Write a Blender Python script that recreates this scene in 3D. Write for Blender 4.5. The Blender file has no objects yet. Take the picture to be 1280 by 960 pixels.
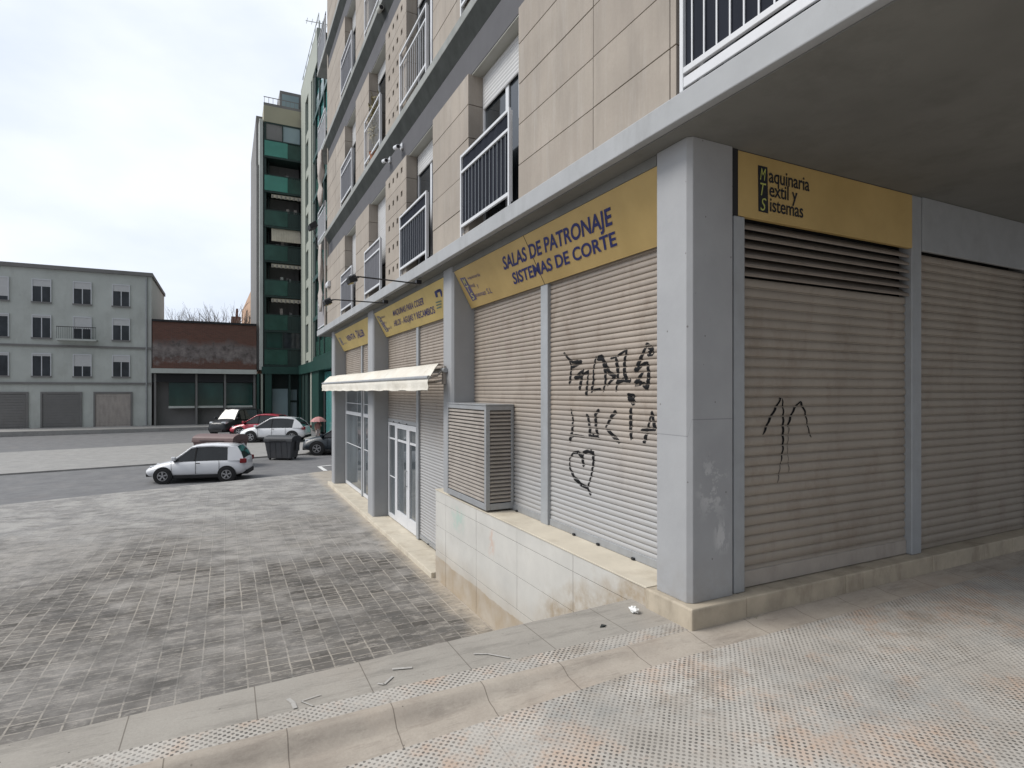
import bpy, bmesh, math, random
from mathutils import Vector, Matrix
R = math.radians
random.seed(7)
# ------------------------------------------------------------------ camera, sky, sun, exposure
# the camera's eye is the origin; +Y runs along the shop front, away from the camera; +X runs into the building
sc = bpy.context.scene
col = sc.collection
TH = math.atan(358 / 720)
cam_d = bpy.data.cameras.new('camera')
cam = bpy.data.objects.new('camera', cam_d)
col.objects.link(cam)
cam.location = (0, 0, 0)
cam.rotation_euler = (R(90), 0, -TH)
cam_d.sensor_width = 36
cam_d.lens = 720 / 1280 * 36
cam_d.shift_y = 9 / 1280
cam_d.clip_start = 0.05
cam_d.clip_end = 2000
sc.camera = cam
SUN_EL, SUN_AZ = R(48), R(288)          # azimuth measured clockwise from +Y
w = bpy.data.worlds.new('World')
sc.world = w
w.use_nodes = True
nt = w.node_tree
nt.nodes.clear()
o_ = nt.nodes.new('ShaderNodeOutputWorld')
bg = nt.nodes.new('ShaderNodeBackground')
sky = nt.nodes.new('ShaderNodeTexSky')
sky.sky_type = 'NISHITA'
sky.sun_disc = False
sky.sun_elevation = SUN_EL
sky.sun_rotation = SUN_AZ
tc = nt.nodes.new('ShaderNodeTexCoord')
mp = nt.nodes.new('ShaderNodeMapping')
mp.inputs['Scale'].default_value = (1, 1, 2.2)
nz = nt.nodes.new('ShaderNodeTexNoise')
nz.inputs['Scale'].default_value = 2.3
nz.inputs['Detail'].default_value = 6
nz.inputs['Roughness'].default_value = 0.5
cr = nt.nodes.new('ShaderNodeValToRGB')
cr.color_ramp.elements[0].position = 0.36
cr.color_ramp.elements[0].color = (5.7, 6.25, 7.25, 1)
cr.color_ramp.elements[1].position = 0.62
cr.color_ramp.elements[1].color = (7.4, 7.75, 8.3, 1)
mx = nt.nodes.new('ShaderNodeMix')
mx.data_type = 'RGBA'
mx.inputs[0].default_value = 0.93
L = nt.links.new
L(tc.outputs['Generated'], mp.inputs['Vector'])
L(mp.outputs['Vector'], nz.inputs['Vector'])
L(nz.outputs['Fac'], cr.inputs['Fac'])
L(sky.outputs['Color'], mx.inputs[6])
L(cr.outputs['Color'], mx.inputs[7])
dotn = nt.nodes.new('ShaderNodeVectorMath'); dotn.operation = 'DOT_PRODUCT'
dotn.inputs[1].default_value = Vector((-0.62, 0.62, 0.48)).normalized()
L(tc.outputs['Generated'], dotn.inputs[0])
mr = nt.nodes.new('ShaderNodeMapRange')
mr.inputs[1].default_value = -0.55; mr.inputs[2].default_value = 0.55; mr.inputs[3].default_value = 0.27; mr.inputs[4].default_value = 1.0
L(dotn.outputs['Value'], mr.inputs[0])
vs_ = nt.nodes.new('ShaderNodeVectorMath'); vs_.operation = 'SCALE'
L(mx.outputs[2], vs_.inputs[0]); L(mr.outputs[0], vs_.inputs['Scale'])
L(vs_.outputs[0], bg.inputs['Color'])
bg.inputs['Strength'].default_value = 0.1
L(bg.outputs['Background'], o_.inputs['Surface'])
sd = bpy.data.lights.new('sun', 'SUN')
sd.energy = 1.9
sd.angle = R(25)
sd.color = (1, 0.96, 0.9)
sun = bpy.data.objects.new('sun', sd)
col.objects.link(sun)
sdir = Vector((math.sin(SUN_AZ) * math.cos(SUN_EL), math.cos(SUN_AZ) * math.cos(SUN_EL), math.sin(SUN_EL)))
sun.rotation_euler = sdir.to_track_quat('Z', 'Y').to_euler()
sc.view_settings.view_transform = 'Standard'
sc.view_settings.look = 'None'
sc.view_settings.gamma = 1
sc.view_settings.use_curve_mapping = False
sc.view_settings.exposure = 0.5
sc.cycles.max_bounces = 6

# ------------------------------------------------------------------ measuring helpers (photo measurements -> metres)
F, s_, c_, HY = 720.0, math.sin(TH), math.cos(TH), 489.0
def onX(X, px, py=HY):
    k = (px - 640) / F
    d = X / (s_ + k * c_)
    return Vector((X, -k * d * s_ + d * c_, (HY - py) / F * d))
def onY(Y, px, py=HY):
    k = (px - 640) / F
    d = Y / (c_ - k * s_)
    return Vector((k * d * c_ + d * s_, Y, (HY - py) / F * d))
def onD(d, px, py=HY):
    r = (px - 640) / F * d
    return Vector((r * c_ + d * s_, -r * s_ + d * c_, (HY - py) / F * d))
def onPlane(p0, n, px, py):
    k = (px - 640) / F
    ray = Vector((k * c_ + s_, -k * s_ + c_, (HY - py) / F))
    t = n.dot(p0) / n.dot(ray)
    return ray * t

# ------------------------------------------------------------------ materials
class NT:
    def __init__(s, m):
        s.m = m; s.t = m.node_tree
    def n(s, typ, **kw):
        n = s.t.nodes.new(typ)
        for k, v in kw.items(): setattr(n, k, v)
        return n
    def l(s, a, b): s.t.links.new(a, b)
    def math(s, op, a, b=None, c=None):
        n = s.n('ShaderNodeMath', operation=op)
        for i, v in enumerate((a, b, c)):
            if v is None: continue
            if hasattr(v, 'links'): s.l(v, n.inputs[i])
            else: n.inputs[i].default_value = v
        return n.outputs[0]
    def pos(s, scale=(1, 1, 1)):
        g = s.n('ShaderNodeNewGeometry')
        m = s.n('ShaderNodeVectorMath', operation='MULTIPLY')
        s.l(g.outputs['Position'], m.inputs[0]); m.inputs[1].default_value = scale
        return m.outputs[0]
    def noise(s, vec, scale, detail=4, rough=0.55):
        n = s.n('ShaderNodeTexNoise')
        n.inputs['Scale'].default_value = scale
        n.inputs['Detail'].default_value = detail
        n.inputs['Roughness'].default_value = rough
        s.l(vec, n.inputs['Vector'])
        return n.outputs['Fac']
    def ramp(s, v, a, b, out0=0.0, out1=1.0):
        n = s.n('ShaderNodeMapRange')
        n.inputs[1].default_value = a; n.inputs[2].default_value = b
        n.inputs[3].default_value = out0; n.inputs[4].default_value = out1
        s.l(v, n.inputs[0])
        return n.outputs[0]
    def mix(s, f, a, b, blend='MIX'):
        n = s.n('ShaderNodeMix', data_type='RGBA', blend_type=blend)
        for i, v in ((0, f), (6, a), (7, b)):
            if hasattr(v, 'links'): s.l(v, n.inputs[i])
            elif i == 0: n.inputs[0].default_value = v
            else: n.inputs[i].default_value = (*v[:3], 1)
        return n.outputs[2]
    def bump(s, h, strength=0.3, dist=0.01):
        n = s.n('ShaderNodeBump')
        n.inputs['Strength'].default_value = strength
        n.inputs['Distance'].default_value = dist
        s.l(h, n.inputs['Height'])
        return n.outputs[0]
def newmat(name):
    m = bpy.data.materials.new(name)
    m.use_nodes = True
    b = m.node_tree.nodes['Principled BSDF']
    return NT(m), b
def plain(name, c, rough=0.6, var=0.12, scale=6, metal=0.0, bump=0.0, stretch=(1, 1, 1), dirt=0.0, dirtc=(0.12, 0.1, 0.08), spec=0.5, coat=0.0):
    t, b = newmat(name)
    p = t.pos(stretch)
    n1 = t.noise(p, scale, 5, 0.6)
    k = t.ramp(n1, 0.25, 0.75, 1 - var, 1 + var)
    cc = t.n('ShaderNodeVectorMath', operation='SCALE'); cc.inputs[0].default_value = c
    t.l(k, cc.inputs['Scale'])
    out = cc.outputs[0]
    if dirt > 0:
        n2 = t.noise(t.pos((1, 1, 0.35)), scale * 0.5 + 1.1, 8, 0.7)
        out = t.mix(t.ramp(n2, 0.5, 0.75, 0, dirt), out, dirtc)
    t.l(out, b.inputs['Base Color'])
    b.inputs['Roughness'].default_value = rough
    b.inputs['Metallic'].default_value = metal
    b.inputs['Specular IOR Level'].default_value = spec
    b.inputs['Coat Weight'].default_value = coat
    if bump > 0:
        t.l(t.bump(t.noise(t.pos(), scale * 12, 4, 0.6), bump, 0.004), b.inputs['Normal'])
    return t.m
M = {}
M['pillar'] = plain('grey painted concrete', (0.325, 0.332, 0.342), 0.6, 0.05, 3, bump=0.25, dirt=0.25, dirtc=(0.22, 0.22, 0.22), spec=0.3)
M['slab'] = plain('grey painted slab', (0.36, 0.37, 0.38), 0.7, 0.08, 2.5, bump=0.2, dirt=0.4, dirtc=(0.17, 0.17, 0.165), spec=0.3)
M['soffit'] = plain('soffit grey with painted shade', (0.19, 0.19, 0.178), 0.85, 0.14, 1.2, bump=0.3, dirt=0.6, dirtc=(0.12, 0.12, 0.11), spec=0.1)  # slab grey darkened, so the shade under the overhang sits in the colour
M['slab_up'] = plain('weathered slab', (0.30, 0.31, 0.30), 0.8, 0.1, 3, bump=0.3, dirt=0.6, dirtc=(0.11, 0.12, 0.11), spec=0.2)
M['haunch'] = plain('dark cornice render', (0.055, 0.06, 0.058), 0.9, 0.25, 4, bump=0.3, dirt=0.5, dirtc=(0.03, 0.035, 0.03), spec=0.1)  # near-black with darker patches, mainly for the sloped cornice under the upper slabs
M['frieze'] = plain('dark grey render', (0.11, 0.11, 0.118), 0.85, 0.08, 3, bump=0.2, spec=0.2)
M['joint'] = plain('dark joint', (0.07, 0.06, 0.05), 0.95, 0.1, 5, spec=0.1)
M['headboard'] = plain('cream head panel', (0.42, 0.42, 0.38), 0.6, 0.04, 5, dirt=0.1)
M['white'] = plain('white lacquered metal', (0.62, 0.63, 0.65), 0.4, 0.04, 8, dirt=0.12, dirtc=(0.3, 0.28, 0.25))
M['railgrey'] = plain('light grey metal', (0.22, 0.235, 0.255), 0.45, 0.05, 8)
M['darkfab'] = plain('anthracite screen', (0.026, 0.029, 0.038), 0.9, 0.2, 5, stretch=(1, 1, 0.2), spec=0.04)
M['greyfab'] = plain('grey screen', (0.17, 0.17, 0.185), 0.9, 0.12, 5, stretch=(1, 1, 0.2), spec=0.04)
M['shutterwhite'] = plain('white window shutter', (0.55, 0.55, 0.55), 0.55, 0.05, 5)
M['steel'] = plain('galvanised steel', (0.33, 0.34, 0.35), 0.45, 0.12, 7, metal=0.25, dirt=0.3, dirtc=(0.2, 0.17, 0.14))
M['frame_grey'] = plain('grey metal guide', (0.33, 0.345, 0.36), 0.5, 0.08, 7, metal=0.1, dirt=0.3, dirtc=(0.2, 0.19, 0.17))
M['dark'] = plain('near black', (0.015, 0.015, 0.017), 0.7, 0.2, 5)
M['black'] = plain('black paint', (0.012, 0.012, 0.014), 0.55, 0.2, 8)
M['louver'] = plain('beige louvre metal', (0.36, 0.325, 0.29), 0.55, 0.12, 6, dirt=0.4, dirtc=(0.15, 0.12, 0.1))
M['louver_b'] = plain('brown louvre metal', (0.25, 0.215, 0.185), 0.6, 0.12, 6, dirt=0.4, dirtc=(0.12, 0.10, 0.08))
M['twig'] = plain('grey bark', (0.16, 0.14, 0.125), 0.9, 0.2, 5)
M['rubber'] = plain('rubber', (0.02, 0.02, 0.021), 0.85, 0.15, 8)
M['blue'] = plain('blue sign paint', (0.014, 0.019, 0.12), 0.5, 0.1, 8)
M['bluefade'] = plain('faded blue sign paint', (0.10, 0.085, 0.17), 0.6, 0.35, 14)
M['blueworn'] = plain('worn violet blue sign paint', (0.06, 0.05, 0.15), 0.6, 0.35, 14)
M['signfade'] = plain('faded green sign paint', (0.10, 0.16, 0.13), 0.6, 0.3, 14)
M['spray'] = plain('black spray paint', (0.012, 0.012, 0.013), 0.6, 0.3, 12, spec=0.1)
M['sprayfade'] = plain('thin black spray paint', (0.10, 0.085, 0.075), 0.6, 0.4, 20)
M['signblack'] = plain('black sign print', (0.012, 0.014, 0.02), 0.5, 0.2, 9)
M['signlime'] = plain('lime sign letter', (0.42, 0.45, 0.12), 0.5, 0.1, 9)
M['leaf'] = plain('leaf green', (0.07, 0.10, 0.035), 0.6, 0.4, 12)
M['straw'] = plain('dry leaf', (0.28, 0.24, 0.12), 0.7, 0.3, 12)
M['clay'] = plain('clay pot', (0.3, 0.13, 0.07), 0.8, 0.15, 12)
M['paper'] = plain('white paper', (0.75, 0.75, 0.73), 0.8, 0.08, 20)
M['chalk'] = plain('worn white paint mark', (0.41, 0.395, 0.37), 0.85, 0.12, 30)
M['linen'] = plain('beige cloth', (0.40, 0.36, 0.33), 0.9, 0.18, 5, stretch=(1, 1, 0.3))
M['brickred'] = None

def glass(name, c=(0.03, 0.035, 0.04), rough=0.06, var=0.5, scale=1.5):
    t, b = newmat(name)
    n = t.noise(t.pos((1, 1, 0.6)), scale, 3, 0.5)
    t.l(t.mix(t.ramp(n, 0.3, 0.7), tuple(x * (1 - var) for x in c), tuple(x * (1 + var) for x in c)), b.inputs['Base Color'])
    b.inputs['Roughness'].default_value = rough
    b.inputs['Specular IOR Level'].default_value = 0.6
    t.l(t.bump(t.noise(t.pos(), 1.3, 2), 0.05, 0.05), b.inputs['Normal'])
    return t.m
M['glass'] = glass('window glass')
M['shopglass'] = glass('shop glass', (0.10, 0.115, 0.125), 0.04, 0.45, 1.1)
M['carglass'] = glass('car glass', (0.015, 0.018, 0.02), 0.05, 0.3, 2)

def mat_stone():
    t, b = newmat('beige stone cladding')
    p = t.pos((1, 1, 1))
    a = t.noise(p, 1.1, 6, 0.6)
    st = t.noise(t.pos((3, 3, 0.35)), 2.4, 6, 0.65)
    fine = t.noise(p, 45, 4, 0.6)
    c1 = t.mix(t.ramp(a, 0.3, 0.7), (0.325, 0.29, 0.25), (0.425, 0.378, 0.325))
    c2 = t.mix(t.ramp(st, 0.45, 0.78, 0, 0.45), c1, (0.215, 0.195, 0.175))
    pale = t.noise(t.pos((2, 2, 0.25)), 3.3, 6, 0.7)
    c3 = t.mix(t.ramp(pale, 0.52, 0.72, 0, 0.45), c2, (0.47, 0.44, 0.40))
    sp_ = t.n('ShaderNodeSeparateXYZ'); t.l(t.pos(), sp_.inputs[0])
    iz = t.math('FLOOR', t.math('DIVIDE', t.math('SUBTRACT', sp_.outputs[2], 1.893), 0.4125))
    iy = t.math('FLOOR', t.math('DIVIDE', t.math('SUBTRACT', sp_.outputs[1], 3.905), 1.36))
    wn_ = t.n('ShaderNodeTexWhiteNoise', noise_dimensions='2D'); cv = t.n('ShaderNodeCombineXYZ'); t.l(iy, cv.inputs[0]); t.l(iz, cv.inputs[1]); t.l(cv.outputs[0], wn_.inputs['Vector'])
    c3 = t.mix(t.ramp(wn_.outputs['Value'], 0, 1, 0, 0.28), c3, (0.27, 0.235, 0.205))
    c4 = t.mix(t.ramp(fine, 0.3, 0.7, 0, 0.16), c3, (0.25, 0.21, 0.18))
    t.l(c4, b.inputs['Base Color'])
    b.inputs['Roughness'].default_value = 0.85
    b.inputs['Specular IOR Level'].default_value = 0.2
    t.l(t.bump(fine, 0.25, 0.003), b.inputs['Normal'])
    return t.m
M['stone'] = mat_stone()

def mat_marble():
    t, b = newmat('pale marble tiles')
    p = t.pos((1, 1, 1))
    a = t.noise(p, 1.6, 6, 0.6)
    c1 = t.mix(t.ramp(a, 0.3, 0.7), (0.50, 0.49, 0.46), (0.61, 0.595, 0.555))
    v = t.noise(p, 5, 8, 0.75)
    c2 = t.mix(t.ramp(v, 0.55, 0.72, 0, 0.3), c1, (0.42, 0.39, 0.33))
    sep = t.n('ShaderNodeSeparateXYZ'); t.l(t.pos(), sep.inputs[0])
    z = sep.outputs[2]; y = sep.outputs[1]
    wob = t.noise(t.pos((0.2, 1, 1)), 2.5, 4, 0.6)
    # brown run-off stain along the foot, and the damp patch beside the pavement step
    zz = t.math('ADD', z, t.math('MULTIPLY', wob, 0.10))
    m1 = t.math('MAXIMUM', t.ramp(zz, -2.40, -2.385, 0.8, 0.0), t.ramp(zz, -2.4, -2.1, 0.35, 0.0))
    m1 = t.math('MULTIPLY', m1, t.ramp(t.noise(p, 3.5, 5, 0.6), 0.2, 0.6, 0.45, 1))
    d1 = t.math('ADD', z, t.math('MULTIPLY', t.math('SUBTRACT', y, 3.6), 0.52))
    d1 = t.math('ADD', d1, t.math('MULTIPLY', wob, 0.5))
    m2 = t.ramp(d1, -1.24, -1.06, 0.8, 0.0)
    m2 = t.math('MULTIPLY', m2, t.ramp(t.noise(p, 6, 6, 0.7), 0.3, 0.62, 0.1, 1))
    m2 = t.math('MULTIPLY', m2, t.ramp(y, 4.75, 5.2, 1, 0))
    c3 = t.mix(m1, c2, (0.35, 0.265, 0.17))
    c4 = t.mix(m2, c3, (0.32, 0.24, 0.15))
    # washed-out green and pink spray remains
    gy = t.math('ABSOLUTE', t.math('SUBTRACT', y, 7.28)); gz = t.math('ABSOLUTE', t.math('SUBTRACT', z, -1.72))
    g = t.math('MULTIPLY', t.ramp(gy, 0.12, 0.3, 1, 0), t.ramp(gz, 0.08, 0.2, 1, 0))
    g = t.math('MULTIPLY', g, t.ramp(t.noise(p, 9, 4, 0.6), 0.42, 0.6, 0, 0.55))
    c5 = t.mix(g, c4, (0.33, 0.5, 0.43))
    gy = t.math('ABSOLUTE', t.math('SUBTRACT', y, 6.18)); gz = t.math('ABSOLUTE', t.math('SUBTRACT', z, -1.78))
    g = t.math('MULTIPLY', t.ramp(gy, 0.03, 0.12, 1, 0), t.ramp(gz, 0.1, 0.2, 1, 0))
    g = t.math('MULTIPLY', g, t.ramp(t.noise(p, 13, 4, 0.6), 0.45, 0.6, 0, 0.6))
    c6 = t.mix(g, c5, (0.55, 0.38, 0.3))
    t.l(c6, b.inputs['Base Color'])
    b.inputs['Roughness'].default_value = 0.5
    b.inputs['Specular IOR Level'].default_value = 0.3
    return t.m
M['marble'] = mat_marble()
M['cream'] = plain('cream limestone', (0.56, 0.51, 0.42), 0.75, 0.12, 3, bump=0.2, dirt=0.5, dirtc=(0.30, 0.24, 0.17), spec=0.2)
M['plinth'] = plain('worn cream stone', (0.43, 0.375, 0.295), 0.8, 0.18, 5, bump=0.3, dirt=0.75, dirtc=(0.17, 0.135, 0.10), spec=0.2)

def mat_shutter(name, c, dirt, bottomgrey=True):
    t, b = newmat(name)
    p = t.pos((1, 1, 1))
    a = t.noise(t.pos((1, 1, 0.25)), 1.4, 6, 0.65)
    c1 = t.mix(t.ramp(a, 0.3, 0.7), tuple(x * 0.88 for x in c), tuple(x * 1.1 for x in c))
    rows = t.noise(t.pos((0.15, 0.15, 14)), 1.0, 2)
    c1 = t.mix(t.ramp(rows, 0.35, 0.7, 0, 0.22), c1, tuple(x * 0.7 for x in c))
    d = t.noise(t.pos((1, 1, .5)), 3.5, 9, 0.8)
    c2 = t.mix(t.ramp(d, 0.50, 0.64, 0, dirt), c1, (0.22, 0.17, 0.13))
    if bottomgrey:
        sep = t.n('ShaderNodeSeparateXYZ'); t.l(t.pos(), sep.inputs[0])
        zz = t.math('ADD', sep.outputs[2], t.math('MULTIPLY', a, 0.5))
        c2 = t.mix(t.ramp(zz, -0.85, 0.1, 0.85, 0), c2, (0.41, 0.415, 0.42))
    t.l(c2, b.inputs['Base Color'])
    b.inputs['Roughness'].default_value = 0.5
    b.inputs['Metallic'].default_value = 0.15
    return t.m
M['shutter'] = mat_shutter('beige roller shutter', (0.36, 0.31, 0.262), 0.5)
M['shutter_b'] = mat_shutter('brown beige roller shutter', (0.335, 0.295, 0.25), 0.4, False)

def mat_sign(name, c1_, c2_, fade=0.0):
    t, b = newmat(name)
    p = t.pos((1, 1, 1))
    a = t.noise(p, 1.3, 5, 0.6)
    c = t.mix(t.ramp(a, 0.3, 0.7), c1_, c2_)
    d = t.noise(t.pos((1, 1, 0.5)), 5, 8, 0.7)
    c = t.mix(t.ramp(d, 0.55, 0.8, 0, 0.35 + fade), c, (0.43, 0.31, 0.14))
    t.l(c, b.inputs['Base Color'])
    b.inputs['Roughness'].default_value = 0.55
    return t.m
M['sign'] = mat_sign('ochre yellow sign', (0.42, 0.295, 0.11), (0.54, 0.385, 0.155))
M['sign2'] = mat_sign('faded yellow sign', (0.50, 0.38, 0.14), (0.60, 0.455, 0.17), 0.25)
M['signtrim'] = plain('yellow sign edge', (0.50, 0.44, 0.16), 0.6, 0.15, 8)

def dotmat():
    """pavement of small raised tiles: 26 mm dot grid laid diagonally, with rust-pink stains"""
    t, b = newmat('dotted pavement')
    g = t.n('ShaderNodeNewGeometry')
    mpn = t.n('ShaderNodeMapping'); mpn.inputs['Rotation'].default_value = (0, 0, R(45)); mpn.inputs['Scale'].default_value = (38, 38, 38)
    wn = t.n('ShaderNodeTexNoise'); wn.inputs['Scale'].default_value = 6; wn.inputs['Detail'].default_value = 2
    t.l(g.outputs['Position'], wn.inputs['Vector'])
    off = t.n('ShaderNodeVectorMath', operation='SCALE'); t.l(wn.outputs['Color'], off.inputs[0]); off.inputs['Scale'].default_value = 0.012
    add = t.n('ShaderNodeVectorMath', operation='ADD'); t.l(g.outputs['Position'], add.inputs[0]); t.l(off.outputs[0], add.inputs[1])
    t.l(add.outputs[0], mpn.inputs['Vector'])
    fr = t.n('ShaderNodeVectorMath', operation='FRACTION'); t.l(mpn.outputs[0], fr.inputs[0])
    sep = t.n('ShaderNodeSeparateXYZ'); t.l(fr.outputs[0], sep.inputs[0])
    dx = t.math('SUBTRACT', sep.outputs[0], 0.5); dy = t.math('SUBTRACT', sep.outputs[1], 0.5)
    rr = t.math('SQRT', t.math('ADD', t.math('MULTIPLY', dx, dx), t.math('MULTIPLY', dy, dy)))
    p = t.pos()
    wear = t.noise(p, 2.6, 6, 0.65)
    rad = t.math('ADD', t.ramp(wear, 0.3, 0.7, 0.33, 0.23), t.ramp(t.noise(p, 120, 2), 0.3, 0.7, -0.07, 0.07))
    e = t.math('SUBTRACT', rr, rad)
    dot = t.ramp(e, -0.06, 0.05, 1, 0)
    base = t.mix(t.ramp(t.noise(p, 1.6, 6, 0.6), 0.3, 0.7), (0.40, 0.37, 0.33), (0.58, 0.55, 0.505))
    fine = t.noise(p, 90, 3, 0.7)
    base = t.mix(t.ramp(fine, 0.3, 0.7, 0, 0.35), base, (0.26, 0.25, 0.235))
    pk = t.math('MULTIPLY', t.ramp(t.noise(p, 1.5, 9, 0.8), 0.50, 0.60, 0, 0.65), t.ramp(t.noise(p, 11, 6, 0.75), 0.35, 0.6, 0.2, 1))
    base = t.mix(pk, base, (0.50, 0.34, 0.24))
    br_ = t.math('MULTIPLY', t.ramp(t.noise(t.pos((1, 1.2, 1)), 2.7, 9, 0.8), 0.50, 0.60, 0, 0.55), t.ramp(t.noise(p, 0.8, 3), 0.4, 0.6, 0.2, 1))
    base = t.mix(br_, base, (0.27, 0.225, 0.18))
    gr = t.ramp(t.noise(t.pos((1, 1, 1)), 1.3, 7, 0.72), 0.52, 0.7, 0, 0.6)
    base = t.mix(gr, base, (0.24, 0.25, 0.245))
    dots = t.mix(t.ramp(t.noise(p, 3.1, 8, 0.8), 0.38, 0.6, 0.25, 0.95), base, (0.085, 0.08, 0.072))
    c = t.mix(dot, base, dots)
    # tile seams every 200 mm
    mp2 = t.n('ShaderNodeMapping'); mp2.inputs['Scale'].default_value = (2.5, 2.5, 2.5); mp2.inputs['Location'].default_value = (0.1, 0.3, 0)
    t.l(p, mp2.inputs['Vector'])
    f2 = t.n('ShaderNodeVectorMath', operation='FRACTION'); t.l(mp2.outputs[0], f2.inputs[0])
    s2 = t.n('ShaderNodeSeparateXYZ'); t.l(f2.outputs[0], s2.inputs[0])
    sm = t.math('MINIMUM', s2.outputs[0], s2.outputs[1])
    seam = t.math('MULTIPLY', t.ramp(sm, 0.008, 0.02, 0.5, 0), t.ramp(t.noise(p, 2, 3), 0.4, 0.65))
    c = t.mix(seam, c, (0.2, 0.18, 0.16))
    t.l(c, b.inputs['Base Color'])
    b.inputs['Roughness'].default_value = 0.85
    b.inputs['Specular IOR Level'].default_value = 0.2
    t.l(t.bump(t.math('ADD', t.math('MULTIPLY', dot, -0.8), t.math('MULTIPLY', fine, 0.5)), 0.5, 0.003), b.inputs['Normal'])
    return t.m
M['dots'] = dotmat()

def concmat(name, ca, cb, joint_p=None, joint_o=0.0, pink=0.3):
    t, b = newmat(name)
    p = t.pos()
    c = t.mix(t.ramp(t.noise(p, 1.8, 7, 0.65), 0.3, 0.7), ca, cb)
    fine = t.noise(p, 70, 4, 0.7)
    c = t.mix(t.ramp(fine, 0.3, 0.7, 0, 0.25), c, tuple(x * 0.6 for x in ca))
    st = t.noise(t.pos((0.6, 3, 1)), 3.2, 9, 0.8)
    c = t.mix(t.ramp(st, 0.50, 0.62, 0, 0.5), c, tuple(x * 0.62 for x in ca))
    c = t.mix(t.ramp(t.noise(p, 1.3, 4, 0.6), 0.52, 0.74, 0, pink), c, (0.46, 0.35, 0.27))
    spots = t.n('ShaderNodeTexVoronoi'); spots.inputs['Scale'].default_value = 13; t.l(p, spots.inputs['Vector'])
    c = t.mix(t.math('MULTIPLY', t.ramp(spots.outputs['Distance'], 0.05, 0.085, 0.8, 0), t.ramp(t.noise(p, 5, 2), 0.5, 0.55)), c, (0.09, 0.08, 0.07))
    if joint_p:
        sep = t.n('ShaderNodeSeparateXYZ'); t.l(p, sep.inputs[0])
        x = t.math('ADD', sep.outputs[0], t.math('MULTIPLY', t.noise(p, 9, 3), 0.002))
        f = t.math('FRACT', t.math('DIVIDE', t.math('SUBTRACT', x, joint_o), joint_p))
        j = t.ramp(t.math('ABSOLUTE', t.math('SUBTRACT', f, 0.5)), 0.5 - 0.004 / joint_p, 0.5 - 0.0012 / joint_p, 0, 0.7)
        c = t.mix(j, c, (0.09, 0.075, 0.06))
    t.l(c, b.inputs['Base Color'])
    b.inputs['Roughness'].default_value = 0.85
    b.inputs['Specular IOR Level'].default_value = 0.2
    t.l(t.bump(fine, 0.35, 0.003), b.inputs['Normal'])
    return t.m
M['border'] = concmat('smooth grey border slab', (0.31, 0.29, 0.26), (0.40, 0.375, 0.335), 0.565, 0.14, 0.12)
M['kerb'] = concmat('worn warm kerb stone', (0.35, 0.305, 0.26), (0.50, 0.45, 0.385), 0.5, 0.26, 0.3)

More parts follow.
